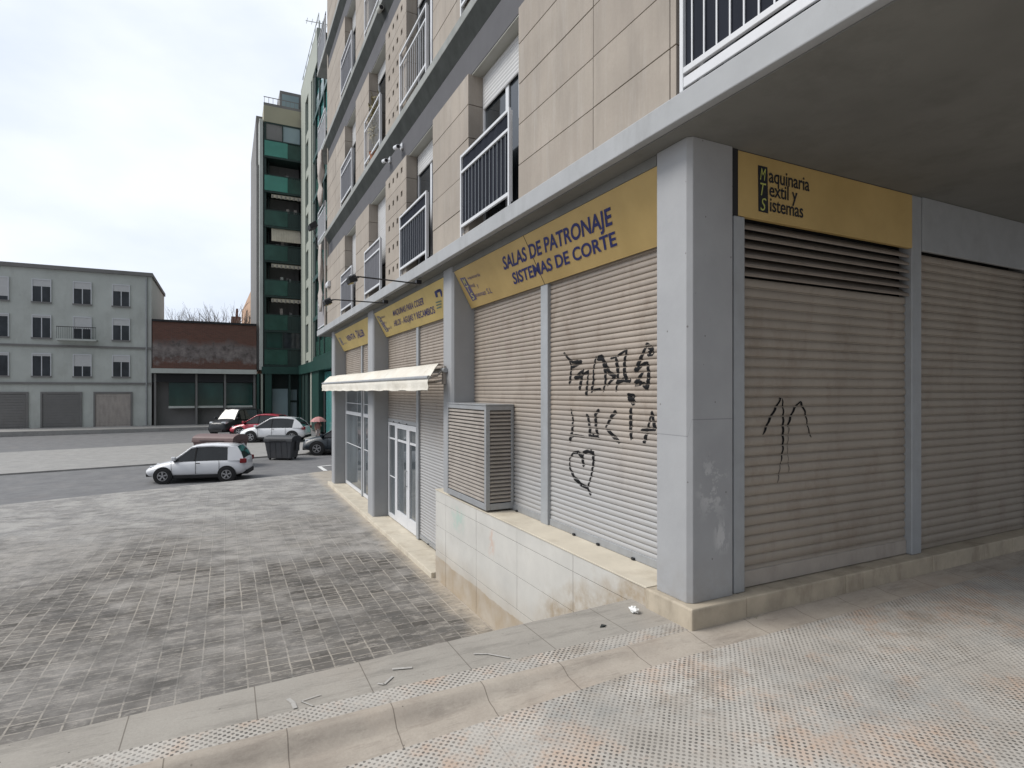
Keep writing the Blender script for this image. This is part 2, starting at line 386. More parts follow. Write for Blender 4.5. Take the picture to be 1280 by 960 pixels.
def mat_pavers():
    t, b = newmat('worn plaza pavers')
    g = t.n('ShaderNodeNewGeometry')
    wn = t.n('ShaderNodeTexNoise'); wn.inputs['Scale'].default_value = 3.5; wn.inputs['Detail'].default_value = 4
    t.l(g.outputs['Position'], wn.inputs['Vector'])
    off = t.n('ShaderNodeVectorMath', operation='SCALE'); t.l(wn.outputs['Color'], off.inputs[0]); off.inputs['Scale'].default_value = 0.022
    add = t.n('ShaderNodeVectorMath', operation='ADD'); t.l(g.outputs['Position'], add.inputs[0]); t.l(off.outputs[0], add.inputs[1])
    br = t.n('ShaderNodeTexBrick')
    br.offset = 0.0; br.squash = 1.0
    br.inputs['Scale'].default_value = 1.0
    br.inputs['Brick Width'].default_value = 0.20
    br.inputs['Row Height'].default_value = 0.15
    br.inputs['Mortar Size'].default_value = 0.009
    br.inputs['Mortar Smooth'].default_value = 0.2
    br.inputs['Color1'].default_value = (0.075, 0.068, 0.06, 1)
    br.inputs['Color2'].default_value = (0.19, 0.176, 0.158, 1)
    br.inputs['Mortar'].default_value = (0.40, 0.365, 0.315, 1)
    t.l(add.outputs[0], br.inputs['Vector'])
    p = t.pos()
    # many joints are filled with dirt and vanish
    jn = t.ramp(t.noise(p, 0.9, 7, 0.74), 0.40, 0.54, 0.0, 1.0)
    face = t.mix(t.ramp(t.noise(p, 4.5, 3, 0.5), 0.35, 0.65), (0.13, 0.125, 0.115), (0.22, 0.21, 0.195))
    brc = t.mix(t.math('MULTIPLY', br.outputs['Fac'], t.math('SUBTRACT', 1.0, jn)), br.outputs['Color'], face)
    dust = t.noise(p, 0.55, 7, 0.68)
    dist = t.n('ShaderNodeSeparateXYZ'); t.l(p, dist.inputs[0])
    far = t.ramp(dist.outputs[1], 9.0, 16.0, 0.0, 0.22)
    dm = t.math('MULTIPLY', t.ramp(t.math('ADD', dust, far), 0.45, 0.62, 0.0, 0.9), t.ramp(dist.outputs[1], 5.5, 8.5, 0.45, 1))
    dcol = t.mix(t.ramp(t.noise(p, 2.2, 5, 0.6), 0.3, 0.7), (0.22, 0.215, 0.205), (0.42, 0.40, 0.375))
    dcol2 = t.mix(t.ramp(t.noise(p, 1.4, 7, 0.75), 0.42, 0.58), (0.26, 0.255, 0.25), (0.43, 0.42, 0.40))
    c = t.mix(dm, brc, dcol)
    # pale cement smears, dark oily patches and a dusty grey belt towards the road
    blot = t.noise(t.pos((1, 1.3, 1)), 1.15, 9, 0.78)
    c = t.mix(t.math('MULTIPLY', t.ramp(blot, 0.50, 0.60, 0, 0.55), t.ramp(dist.outputs[1], 6.0, 9.5, 0.25, 1)), c, (0.38, 0.36, 0.33))
    blot2 = t.noise(t.pos((1.2, 1, 1.5)), 0.8, 9, 0.72)
    c = t.mix(t.ramp(blot2, 0.52, 0.62, 0, 0.5), c, (0.085, 0.082, 0.078))
    belt_ = t.math('ADD', dist.outputs[1], t.math('MULTIPLY', t.noise(p, 0.8, 6, 0.7), 6.0))
    c = t.mix(t.ramp(belt_, 16.0, 17.5, 0, 0.85), c, dcol2)
    sm = t.noise(t.pos((0.7, 2.0, 1)), 3.0, 7, 0.72)
    c = t.mix(t.ramp(sm, 0.53, 0.60, 0, 0.5), c, (0.12, 0.115, 0.11))
    sp = t.noise(t.pos((0.8, 2.2, 1)), 7.0, 6, 0.75)
    c = t.mix(t.ramp(sp, 0.54, 0.60, 0, 0.5), c, (0.42, 0.39, 0.35))
    fine = t.noise(p, 60, 4, 0.7)
    c = t.mix(t.ramp(fine, 0.3, 0.7, 0, 0.35), c, (0.09, 0.085, 0.08))
    # cream lime dust along the shop front
    ly = t.math('ADD', dist.outputs[0], t.math('MULTIPLY', t.noise(p, 2.6, 5, 0.7), 0.55))
    c = t.mix(t.math('MULTIPLY', t.ramp(ly, 2.75, 3.0, 0, 0.75), t.ramp(t.noise(p, 7, 5, 0.7), 0.3, 0.6, 0.35, 1)), c, (0.46, 0.40, 0.32))
    t.l(c, b.inputs['Base Color'])
    b.inputs['Roughness'].default_value = 0.8
    b.inputs['Specular IOR Level'].default_value = 0.25
    h = t.math('ADD', t.math('MULTIPLY', br.outputs['Fac'], 0.8), t.math('MULTIPLY', fine, 0.6))
    t.l(t.bump(h, 0.6, 0.006), b.inputs['Normal'])
    return t.m
M['pavers'] = mat_pavers()
M['asphalt'] = concmat('asphalt', (0.17, 0.17, 0.175), (0.23, 0.23, 0.23), None, 0, 0.05)
M['lane'] = concmat('pale concrete lane', (0.30, 0.295, 0.285), (0.38, 0.37, 0.355), None, 0, 0.05)
M['roadpaint'] = plain('road paint', (0.7, 0.7, 0.68), 0.7, 0.12, 5)

def mat_brick():
    t, b = newmat('red brick')
    br = t.n('ShaderNodeTexBrick')
    g = t.n('ShaderNodeNewGeometry')
    sep = t.n('ShaderNodeSeparateXYZ'); t.l(g.outputs['Position'], sep.inputs[0])
    cb = t.n('ShaderNodeCombineXYZ'); t.l(t.math('ADD', sep.outputs[0], sep.outputs[1]), cb.inputs[0]); t.l(sep.outputs[2], cb.inputs[1])
    t.l(cb.outputs[0], br.inputs['Vector'])
    br.inputs['Scale'].default_value = 1
    br.inputs['Brick Width'].default_value = 0.28; br.inputs['Row Height'].default_value = 0.08
    br.inputs['Mortar Size'].default_value = 0.008
    br.inputs['Color1'].default_value = (0.16, 0.068, 0.05, 1); br.inputs['Color2'].default_value = (0.12, 0.055, 0.042, 1)
    br.inputs['Mortar'].default_value = (0.14, 0.11, 0.09, 1)
    # patched render band across the middle
    z = t.math('ADD', sep.outputs[2], t.math('MULTIPLY', t.noise(t.pos(), 0.9, 5, 0.7), 2.2))
    a = t.math('MULTIPLY', t.ramp(z, 3.5, 3.9), t.ramp(z, 5.0, 5.5, 1, 0))
    mot = t.mix(t.ramp(t.noise(t.pos(), 1.8, 6, 0.7), 0.35, 0.65), (0.09, 0.085, 0.085), (0.30, 0.27, 0.26))
    c = t.mix(t.math('MULTIPLY', a, 0.8), br.outputs['Color'], mot)
    t.l(c, b.inputs['Base Color'])
    b.inputs['Roughness'].default_value = 0.9
    return t.m
M['brick'] = mat_brick()
M['orange'] = plain('salmon render', (0.52, 0.34, 0.23), 0.85, 0.06, 0.5, dirt=0.15, dirtc=(0.35, 0.25, 0.18))
M['gstone'] = plain('pale greenish cladding', (0.34, 0.36, 0.31), 0.7, 0.08, 0.8, dirt=0.25, dirtc=(0.2, 0.22, 0.19))
M['gbeige'] = plain('beige parapet', (0.36, 0.34, 0.25), 0.75, 0.06, 0.8)
M['gpale'] = plain('pale edge pier', (0.50, 0.52, 0.49), 0.7, 0.1, 0.7, dirt=0.4, dirtc=(0.3, 0.3, 0.27))
M['gpanel'] = plain('green balcony panel', (0.03, 0.082, 0.064), 0.2, 0.35, 0.7)
M['gpanel_lt'] = plain('turquoise balcony panel', (0.07, 0.25, 0.20), 0.15, 0.2, 0.5)
M['gcol'] = plain('dark green column', (0.017, 0.058, 0.048), 0.4, 0.2, 0.7)
M['gdark'] = plain('dark green metal', (0.014, 0.035, 0.03), 0.5, 0.25, 0.8)
M['gglass'] = glass('green tinted glass', (0.02, 0.06, 0.05), 0.08, 0.5, 0.5)
M['tealglass'] = glass('turquoise glass with painted reflection', (0.09, 0.29, 0.28), 0.1, 0.25, 0.3)  # teal tint brightened to hold the reflected sky in the colour
M['paleglass'] = glass('pale glass', (0.26, 0.34, 0.36), 0.12, 0.15, 0.4)
M['greyrender'] = plain('grey render', (0.20, 0.195, 0.19), 0.85, 0.1, 0.6, dirt=0.3)
M['awnstripe'] = plain('beige awning cloth', (0.45, 0.41, 0.33), 0.85, 0.1, 2)
def mat_awning():
    t, b = newmat('cream awning canvas')
    p = t.pos((1, 1, 1))
    c = t.mix(t.ramp(t.noise(t.pos((1, 0.6, 2)), 2.2, 6, 0.65), 0.3, 0.7), (0.62, 0.58, 0.50), (0.74, 0.71, 0.64))
    c = t.mix(t.ramp(t.noise(p, 5, 7, 0.75), 0.54, 0.75, 0, 0.45), c, (0.36, 0.31, 0.22))
    t.l(c, b.inputs['Base Color']); b.inputs['Roughness'].default_value = 0.85
    t.l(t.bump(t.noise(t.pos((1, 1.5, 1)), 7, 3), 0.5, 0.02), b.inputs['Normal'])
    return t.m
M['awning'] = mat_awning()
def paint(name, c, rough=0.3):
    return plain(name, c, rough, 0.03, 2, coat=0.6)
M['carwhite'] = paint('white car paint', (0.72, 0.73, 0.75))
M['carred'] = paint('red car paint', (0.42, 0.02, 0.045))
M['carblack'] = plain('black car paint', (0.012, 0.014, 0.017), 0.4, 0.03, 2, coat=0.15)
M['carteal'] = plain('dark blue grey car paint', (0.018, 0.027, 0.036), 0.4, 0.03, 2, coat=0.15)
M['alloy'] = plain('alloy', (0.45, 0.45, 0.46), 0.35, 0.05, 8, metal=0.6)
M['taillight'] = plain('red lamp glass', (0.20, 0.008, 0.012), 0.2, 0.1, 9)
M['headlight'] = plain('lamp glass', (0.6, 0.62, 0.65), 0.15, 0.1, 9)
M['bin'] = plain('dark grey plastic', (0.075, 0.078, 0.085), 0.6, 0.12, 3, dirt=0.3, dirtc=(0.14, 0.13, 0.12))
M['binlid'] = plain('darker grey lid', (0.05, 0.053, 0.058), 0.55, 0.1, 3)
M['binbrown'] = plain('brown plastic', (0.16, 0.105, 0.10), 0.55, 0.12, 3)
M['skin'] = plain('skin', (0.45, 0.27, 0.2), 0.6, 0.05, 9)
M['hair'] = plain('dark hair', (0.03, 0.02, 0.015), 0.7, 0.2, 30)
M['pinkcloth'] = plain('dusty pink cloth', (0.38, 0.20, 0.18), 0.85, 0.12, 8)
M['palecloth'] = plain('pale cloth', (0.50, 0.44, 0.42), 0.85, 0.1, 8)
M['umbrella'] = plain('pink umbrella cloth', (0.50, 0.24, 0.23), 0.7, 0.08, 4)

def mat_pillar_scuffed():
    t, b = newmat('scuffed grey pillar paint')
    p = t.pos((1, 1, 1))
    c = t.mix(t.ramp(t.noise(p, 2.2, 6, 0.6), 0.3, 0.7), (0.315, 0.32, 0.33), (0.36, 0.366, 0.375))
    sep = t.n('ShaderNodeSeparateXYZ'); t.l(t.pos(), sep.inputs[0])
    x, y, z = sep.outputs
    def blob(x0, z0, rx, rz, nscale, lo, hi, amt, stretch=(1, 1, 1)):
        a = t.ramp(t.math('ABSOLUTE', t.math('SUBTRACT', x, x0)), rx * 0.4, rx, 1, 0)
        c_ = t.ramp(t.math('ABSOLUTE', t.math('SUBTRACT', z, z0)), rz * 0.4, rz, 1, 0)
        f = t.math('MULTIPLY', a, c_)
        f = t.math('MULTIPLY', f, t.ramp(y, 2.99, 3.0, 1, 0))
        return t.math('MULTIPLY', f, t.ramp(t.noise(t.pos(stretch), nscale, 6, 0.7), lo, hi, 0, amt))
    for args in ((3.04, -0.66, 0.17, 0.26, 9, 0.50, 0.56, 0.5, (1, 1, 1)), (3.13, -1.02, 0.09, 0.14, 11, 0.48, 0.54, 0.6, (1.5, 1, 0.5))):
        c = t.mix(blob(*args), c, (0.58, 0.58, 0.58))
    jz = t.math('ABSOLUTE', t.math('SUBTRACT', z, t.math('ADD', t.math('MULTIPLY', t.ramp(y, 2.98, 3.0), -0.115), -0.195)))
    c = t.mix(t.ramp(jz, 0.001, 0.005, 0.55, 0), c, (0.13, 0.135, 0.14))
    # drips, chips and grime near the foot
    v = t.n('ShaderNodeTexVoronoi'); v.inputs['Scale'].default_value = 11; t.l(t.pos((1, 1, .8)), v.inputs['Vector'])
    chip = t.math('MULTIPLY', t.ramp(t.math('ADD', v.outputs['Distance'], t.math('MULTIPLY', t.noise(p, 40, 4), .08)), 0.10, 0.12, 0.8, 0), t.ramp(t.noise(p, 4, 2), 0.48, 0.52))
    c = t.mix(chip, c, (0.13, 0.12, 0.11))
    g = t.math('MULTIPLY', t.ramp(z, -1.45, -1.1, 0.45, 0), t.ramp(t.noise(p, 7, 6, 0.7), 0.35, 0.65))
    c = t.mix(g, c, (0.25, 0.23, 0.2))
    t.l(c, b.inputs['Base Color']); b.inputs['Roughness'].default_value = 0.55
    b.inputs['Specular IOR Level'].default_value = 0.35
    t.l(t.bump(t.noise(p, 30, 5, 0.6), 0.25, 0.004), b.inputs['Normal'])
    return t.m
M['pillar0'] = mat_pillar_scuffed()

# ------------------------------------------------------------------ object helpers
def tag(o, label=None, cat=None, group=None, kind=None):
    if label: o['label'] = label
    if cat: o['category'] = cat
    if group: o['group'] = group
    if kind: o['kind'] = kind
    return o
def thing(name, label, cat, loc=(0, 0, 0), group=None, rz=0.0):
    o = bpy.data.objects.new(name, None)
    o.empty_display_size = 0.2
    o.location = loc
    o.rotation_euler = (0, 0, rz)
    col.objects.link(o)
    return tag(o, label, cat, group)
class MB:
    """collects geometry; box/quad/prism/tube; build() links ONE mesh object"""
    def __init__(s): s.v = []; s.f = []
    def add(s, vs, fs):
        b = len(s.v); s.v += [Vector(v) for v in vs]; s.f += [tuple(i + b for i in f) for f in fs]; return s
    def box(s, x0, x1, y0, y1, z0, z1):
        return s.add([(x0, y0, z0), (x1, y0, z0), (x1, y1, z0), (x0, y1, z0), (x0, y0, z1), (x1, y0, z1), (x1, y1, z1), (x0, y1, z1)],
                     [(0, 3, 2, 1), (4, 5, 6, 7), (0, 1, 5, 4), (1, 2, 6, 5), (2, 3, 7, 6), (3, 0, 4, 7)])
    def prismY(s, pts, y0, y1):     # pts: (x, z) outline extruded along Y
        n = len(pts)
        vs = [(x, y0, z) for x, z in pts] + [(x, y1, z) for x, z in pts]
        return s.add(vs, [tuple(range(n))[::-1], tuple(range(n, 2 * n))] + [(i, (i + 1) % n, n + (i + 1) % n, n + i) for i in range(n)])
    def prismX(s, pts, x0, x1):     # pts: (y, z)
        n = len(pts)
        vs = [(x0, y, z) for y, z in pts] + [(x1, y, z) for y, z in pts]
        return s.add(vs, [tuple(range(n)), tuple(range(n, 2 * n))[::-1]] + [(i, n + i, n + (i + 1) % n, (i + 1) % n) for i in range(n)])
    def prismZ(s, pts, z0, z1):
        n = len(pts)
        vs = [(x, y, z0) for x, y in pts] + [(x, y, z1) for x, y in pts]
        return s.add(vs, [tuple(range(n))[::-1], tuple(range(n, 2 * n))] + [(i, (i + 1) % n, n + (i + 1) % n, n + i) for i in range(n)])
    def tube(s, pts, r, n=8, r2=None):
        pts = [Vector(p) for p in pts]; rings = []
        for i, p in enumerate(pts):
            t = (pts[min(i + 1, len(pts) - 1)] - pts[max(i - 1, 0)]).normalized()
            a = t.orthogonal().normalized() if i == 0 else (rings_a - t * rings_a.dot(t)).normalized()
            rings_a = a; bb = t.cross(a)
            rr = r if r2 is None else r + (r2 - r) * i / (len(pts) - 1)
            rings.append([p + (a * math.cos(2 * math.pi * k / n) + bb * math.sin(2 * math.pi * k / n)) * rr for k in range(n)])
        vs = [v for rg in rings for v in rg]
        fs = [(i * n + k, i * n + (k + 1) % n, (i + 1) * n + (k + 1) % n, (i + 1) * n + k) for i in range(len(pts) - 1) for k in range(n)]
        fs += [tuple(range(n))[::-1], tuple(range((len(pts) - 1) * n, len(pts) * n))]
        return s.add(vs, fs)
    def lathe(s, prof, c=(0, 0, 0), n=24, axis='Z', caps=True):
        vs = []
        for r, h in prof:
            for k in range(n):
                a = 2 * math.pi * k / n
                p = (r * math.cos(a), r * math.sin(a), h)
                if axis == 'Y': p = (p[0], p[2], p[1])
                if axis == 'X': p = (p[2], p[0], p[1])
                vs.append((p[0] + c[0], p[1] + c[1], p[2] + c[2]))
        m = len(prof)
        return s.add(vs, [(i * n + k, i * n + (k + 1) % n, (i + 1) * n + (k + 1) % n, (i + 1) * n + k) for i in range(m - 1) for k in range(n)] + ([tuple(range(n))[::-1], tuple(range((m - 1) * n, m * n))] if caps else []))
    def build(s, name, mat, parent=None, bevel=0.0, smooth=False, off=None, subsurf=0):
        """vertices are world coordinates; they are stored relative to the parent's place"""
        me = bpy.data.meshes.new(name)
        inv = Matrix.Identity(4)
        if parent is not None: inv = wm(parent).inverted()
        o = off or Vector((0, 0, 0))
        me.from_pydata([inv @ (v + o) for v in s.v], [], s.f)
        bm = bmesh.new(); bm.from_mesh(me)
        bmesh.ops.recalc_face_normals(bm, faces=bm.faces)
        bm.to_mesh(me); bm.free()
        me.materials.append(mat)
        ob = bpy.data.objects.new(name, me)
        col.objects.link(ob)
        if parent is not None: ob.parent = parent
        if smooth:
            for p in me.polygons: p.use_smooth = True
        if bevel > 0:
            md = ob.modifiers.new('bevel', 'BEVEL'); md.width = bevel; md.segments = 2; md.limit_method = 'ANGLE'; md.angle_limit = R(40)
        if subsurf:
            md = ob.modifiers.new('smooth', 'SUBSURF'); md.levels = subsurf; md.render_levels = subsurf
        return ob
def wm(o):
    m = Matrix.Translation(o.location) @ o.rotation_euler.to_matrix().to_4x4()
    return wm(o.parent) @ m if o.parent is not None else m
def struct(name, mb, mat, **kw):
    return tag(mb.build(name, mat, **kw), kind='structure')

# ------------------------------------------------------------------ the ground
X0G, X1G = -40.0, 30.0
def zn(X):  # near pavement level: climbs a little towards the corner
    t = max(0, min(1, (X + 0.2) / 3.0)); t = t * t * (3 - 2 * t)
    return -1.72 + 0.10 * t
def yedge(X): return 3.42 + 0.057 * X
xs = [X0G, -20, -10, -5, -3] + [-2 + 0.25 * i for i in range(24)] + [5, 8, 15, X1G]
def strip(rows, x_list=xs):
    """rows: functions X -> (Y, Z); builds the sheet between them"""
    m = MB(); n = len(rows)
    vs = [(X, *r(X)) for X in x_list for r in rows]
    fs = [(i * n + j, (i + 1) * n + j, (i + 1) * n + j + 1, i * n + j + 1) for i in range(len(x_list) - 1) for j in range(n - 1)]
    m.add(vs, fs); return m
struct('near_pavement', strip([lambda X: (-25, zn(X)), lambda X: (2.68, zn(X))]), M['dots'])
def kz(t): return lambda X: (2.925 - 0.245 * [0, .14, .22, .34, .46, .58, .72, .86, 1][round(t * 8)], -1.6 + (zn(X) + 1.6) * [0, 0.03, 0.10, 0.42, 0.74, 0.82, 0.86, 0.97, 1.0][round(t * 8)])
struct('kerb', strip([kz(i / 8) for i in range(8, -1, -1)]), M['kerb'], smooth=True)
xb = [x for x in xs if x < 2.7] + [2.8]
struct('tactile_strip', strip([lambda X: (2.925, -1.6), lambda X: (3.07, -1.6)], xb), M['dots'])
bd = struct('border_slabs', strip([lambda X: (3.07, -1.6), lambda X: (yedge(X) - 0.012, -1.6), lambda X: (yedge(X), -1.612), lambda X: (yedge(X), -1.72), lambda X: (yedge(X) - 0.03, -1.725)], xb), M['border'])
struct('retaining_wall', strip([lambda X: (yedge(X) - 0.03, -1.72), lambda X: (yedge(X) - 0.03, -2.9)], xb), M['cream'])
# worn paint marks on the border slabs
mk = MB()
def mark(pts, wd):
    P = [Vector(((a := onPlane(Vector((0, 0, -1.594)), Vector((0, 0, 1)), *p)).x, a.y, -1.5945)) for p in pts]
    for a, b in zip(P, P[1:]):
        t = (b - a).normalized(); nrm = Vector((-t.y, t.x, 0)) * wd
        mk.add([a - nrm, b - nrm, b + nrm, a + nrm], [(0, 1, 2, 3)])
mark([(360, 873), (366, 878), (369, 885)], 0.011)
mark([(401, 868), (376, 876), (391, 882)], 0.004)
mark([(490, 836), (515, 834)], 0.010)
mark([(472, 854), (480, 855), (491, 845)], 0.007)
mark([(592, 817), (610, 817), (637, 822)], 0.007)
tag(mk.build('paint_mark', M['chalk'], bd), 'worn white paint marks on the border slabs')

PZ = -2.78
def lip(X): return 19.8 + 0.33 * X
xp = [-60, -30, -15, -8, -4, 0, 1.5, 3.3]
def zroad(X, Y):
    d = X * s_ + Y * c_
    return min(-3.0, -3.6 + 0.02 * (d - 23))
struct('plaza_paving', strip([lambda X: (3.2 + 0.05 * X if X > -3 else 3.0, PZ), lambda X: (10, PZ), lambda X: (max(lip(X), 11), PZ)], xp), M['pavers'])
xr = [-90, -60, -40, -30, -20, -15, -10, -5, 0, 5, 10, 20, 40, 60]
g = MB()
ys = [19, 20, 22, 24, 26, 28, 30, 34, 38, 42, 46, 50, 54, 58, 62, 70, 90, 150, 400]
def yr(X, j):
    if j == 0: return max(lip(min(X, 3.3)), 11)
    if j == 1: return max(lip(min(X, 3.3)), 11) + 2.6
    return max(ys[j], yr(X, 1) + 0.2 * j)
def zr(X, j):
    if j == 0: return PZ
    return zroad(X, yr(X, j))
vs = [(X, yr(X, j), zr(X, j)) for X in xr for j in range(len(ys))]
n = len(ys)
g.add(vs, [(i * n + j, (i + 1) * n + j, (i + 1) * n + j + 1, i * n + j + 1) for i in range(len(xr) - 1) for j in range(n - 1)])
struct('road', g, M['asphalt'])
# pale lane behind the containers, with a low kerb
def ground_pt(px, py):
    k = (HY - py) / F
    d = (-3.6 - 0.46) / (k - 0.02)
    if -3.6 + 0.02 * (d - 23) > -3.0: d = -3.0 / k
    v = onD(d, px, py); return v
lane = MB()
A, B_ = ground_pt(250, 577.5), ground_pt(412, 566.5)
dirn = (B_ - A).normalized(); A = A - dirn * 45; B_ = B_ + dirn * 20
nr = Vector((-dirn.y, dirn.x, 0))
if nr.y < 0: nr = -nr
def up(v, h): return Vector((v.x, v.y, zroad(v.x, v.y) + h))
q = [A, B_, B_ + nr * 9, A + nr * 9]
nseg = 14
top = []
for i in range(nseg + 1):
    a = A.lerp(B_, i / nseg); b = a + nr * 5.0; c = a + nr * 9.5
    top.append((a, b, c))
for i in range(nseg):
    a0, b0, c0 = top[i]; a1, b1, c1 = top[i + 1]
    lane.add([up(a0, -0.1), up(a1, -0.1), up(a0, 0.07), up(a1, 0.07), up(b0, 0.06), up(b1, 0.06), up(c0, 0.06), up(c1, 0.06)], [(0, 1, 3, 2), (2, 3, 5, 4), (4, 5, 7, 6)])
struct('parking_lane', lane, M['lane'])
# far pavement in front of the green building
fp = MB(); fp.box(-60, 6.1, 52.5, 58, -3.4, -2.88)
struct('far_pavement', fp, M['lane'])
rm = MB()
def rline(p, q_, wd):
    a, b = ground_pt(*p), ground_pt(*q_); t = (b - a).normalized(); nn = Vector((-t.y, t.x, 0)) * wd
    rm.add([up(a - nn, .02), up(b - nn, .02), up(b + nn, .02), up(a + nn, .02)], [(0, 1, 2, 3)])
rline((399, 583.5), (407, 589), 0.09)
rline((399, 583.5), (414, 582), 0.09)
tag(struct('parking_marking', rm, M['roadpaint']), kind='structure')

# ------------------------------------------------------------------ the corner apartment building
bld = thing('apartment_building', 'beige stone apartment building with grey pillars and closed shops along the plaza', 'building', (2.62, 0.6, -1.6))
S = 2.68
FH = 2.752
Z1 = 1.925
NF = 4
pillY = [(2.975, 3.325), (7.57, 7.945), (12.40, 12.90), (17.35, 17.77)]
SX = 3.17          # shutter plane
# slabs
sl = MB(); sl.box(2.62, 14, 0.6, 19.3, 1.755, Z1)
sl.build('floor_slab', M['slab'], bld, bevel=0.008)
m = MB(); m.box(2.685, 13.9, 0.66, 19.2, 1.744, 1.7545); m.build('soffit', M['soffit'], bld)  # thin sheet under the slab that carries the painted shade
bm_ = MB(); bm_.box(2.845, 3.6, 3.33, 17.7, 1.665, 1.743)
bm_.build('lintel_beam', M['soffit'], bld)  # same darkened grey: the lintel's shade is in its colour too
for k in range(1, NF + 1):
    zt = Z1 + FH * k
    m = MB(); m.box(2.62, 14, 0.6, 19.3, zt - 0.125, zt)
    m.build('floor_slab', M['slab_up'], bld, bevel=0.008)
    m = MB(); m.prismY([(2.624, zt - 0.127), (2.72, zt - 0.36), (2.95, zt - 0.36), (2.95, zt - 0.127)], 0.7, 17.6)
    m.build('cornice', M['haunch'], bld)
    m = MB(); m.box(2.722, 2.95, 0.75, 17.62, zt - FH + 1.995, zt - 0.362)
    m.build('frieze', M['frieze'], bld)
# pillars
for i, (a, b) in enumerate(pillY):
    zb = -1.455 if i < 2 else -2.70
    m = MB()
    ch = 0.032
    m.prismZ([(2.83, a + ch), (2.83 + ch, a), (3.235 if i == 0 else SX + 0.06, a), (3.235 if i == 0 else SX + 0.06, b), (2.83 + ch * .6, b), (2.83, b - ch * .6)], zb, 1.7435)
    m.build('pillar', M['pillar0'] if i == 0 else M['pillar'], bld, bevel=0.004)
# core volumes
m = MB(); m.box(2.96, 13.5, 0.75, 17.6, Z1 + 0.002, Z1 + FH * NF - 0.13)
m.build('inner_wall', M['frieze'], bld)
m = MB(); m.box(SX + 0.14, 13.5, 3.2, 17.7, -2.78, 1.66)
m.build('shop_wall', M['dark'], bld)
m = MB(); m.box(13.2, 14, 0.7, 17.6, -2.78, Z1 + FH * NF)
m.build('rear_wall', M['stone'], bld)
m = MB(); m.box(2.7, 13.2, 17.62, 17.75, Z1 + .002, Z1 + FH * NF - .13)
m.build('end_wall', M['stone'], bld)
# stone piers with open joints
rows = [0.0, 0.381, 0.793, 1.205, 1.615, 1.995]
piers = [(0.75, 1.45, []), (2.94, 5.24, [3.0, 3.905]), (6.60, 7.96, []), (12.11, 13.47, []), (14.82, 17.62, [16.2])]
for k in range(NF):
    z0 = Z1 + FH * k
    for (a, b, cuts) in piers:
        m = MB(); ed = [a] + cuts + [b]
        for y0, y1 in zip(ed, ed[1:]):
            for r0, r1 in zip(rows, rows[1:]):
                g0 = 0.0 if y0 == a else 0.004
                g1 = 0.0 if y1 == b else 0.004
                jj = random.uniform(-0.002, 0.002)
                if y0 == 2.94 and r0 > 0.3: pass
                m.box(S + jj, 2.93, y0 + g0, y1 - g1, z0 + r0 + (0.004 if r0 > 0 else 0.001), z0 + r1 - 0.004)
        m.build('wall', M['stone'], bld, bevel=0.003)
        mj = MB(); mj.box(S + 0.02, 2.90, a + 0.01, b - 0.01, z0 + 0.002, z0 + 1.99)
        mj.build('joint_backing', M['joint'], bld)
    # perforated panel
    a, b = 9.32, 10.70
    hy = [9.607, 9.875, 10.15, 10.43]; hz = [0.255, 0.65, 1.045, 1.435, 1.835]
    ye = [a]; 
    for y in hy: ye += [y - 0.05, y + 0.05]
    ye.append(b)
    m = MB()
    zr_ = rows
    for r0, r1, hzc in zip(rows, rows[1:], hz):
        zlo, zhi = z0 + r0 + (0.004 if r0 > 0 else 0.001), z0 + r1 - 0.004
        h0, h1 = z0 + hzc - 0.048, z0 + hzc + 0.044
        if h0 < zlo: h0 = zlo + .01
        m.box(S, 2.86, a, b, zlo, h0); m.box(S, 2.86, a, b, h1, zhi)
        for i in range(0, len(ye) - 1, 2):
            m.box(S, 2.86, ye[i], ye[i + 1], h0, h1)
    m.build('perforated_panel', M['stone'], bld)
    mj = MB(); mj.box(S + 0.12, 2.93, a + 0.01, b - 0.01, z0 + 0.002, z0 + 1.99)
    mj.build('joint_backing', M['joint'], bld)

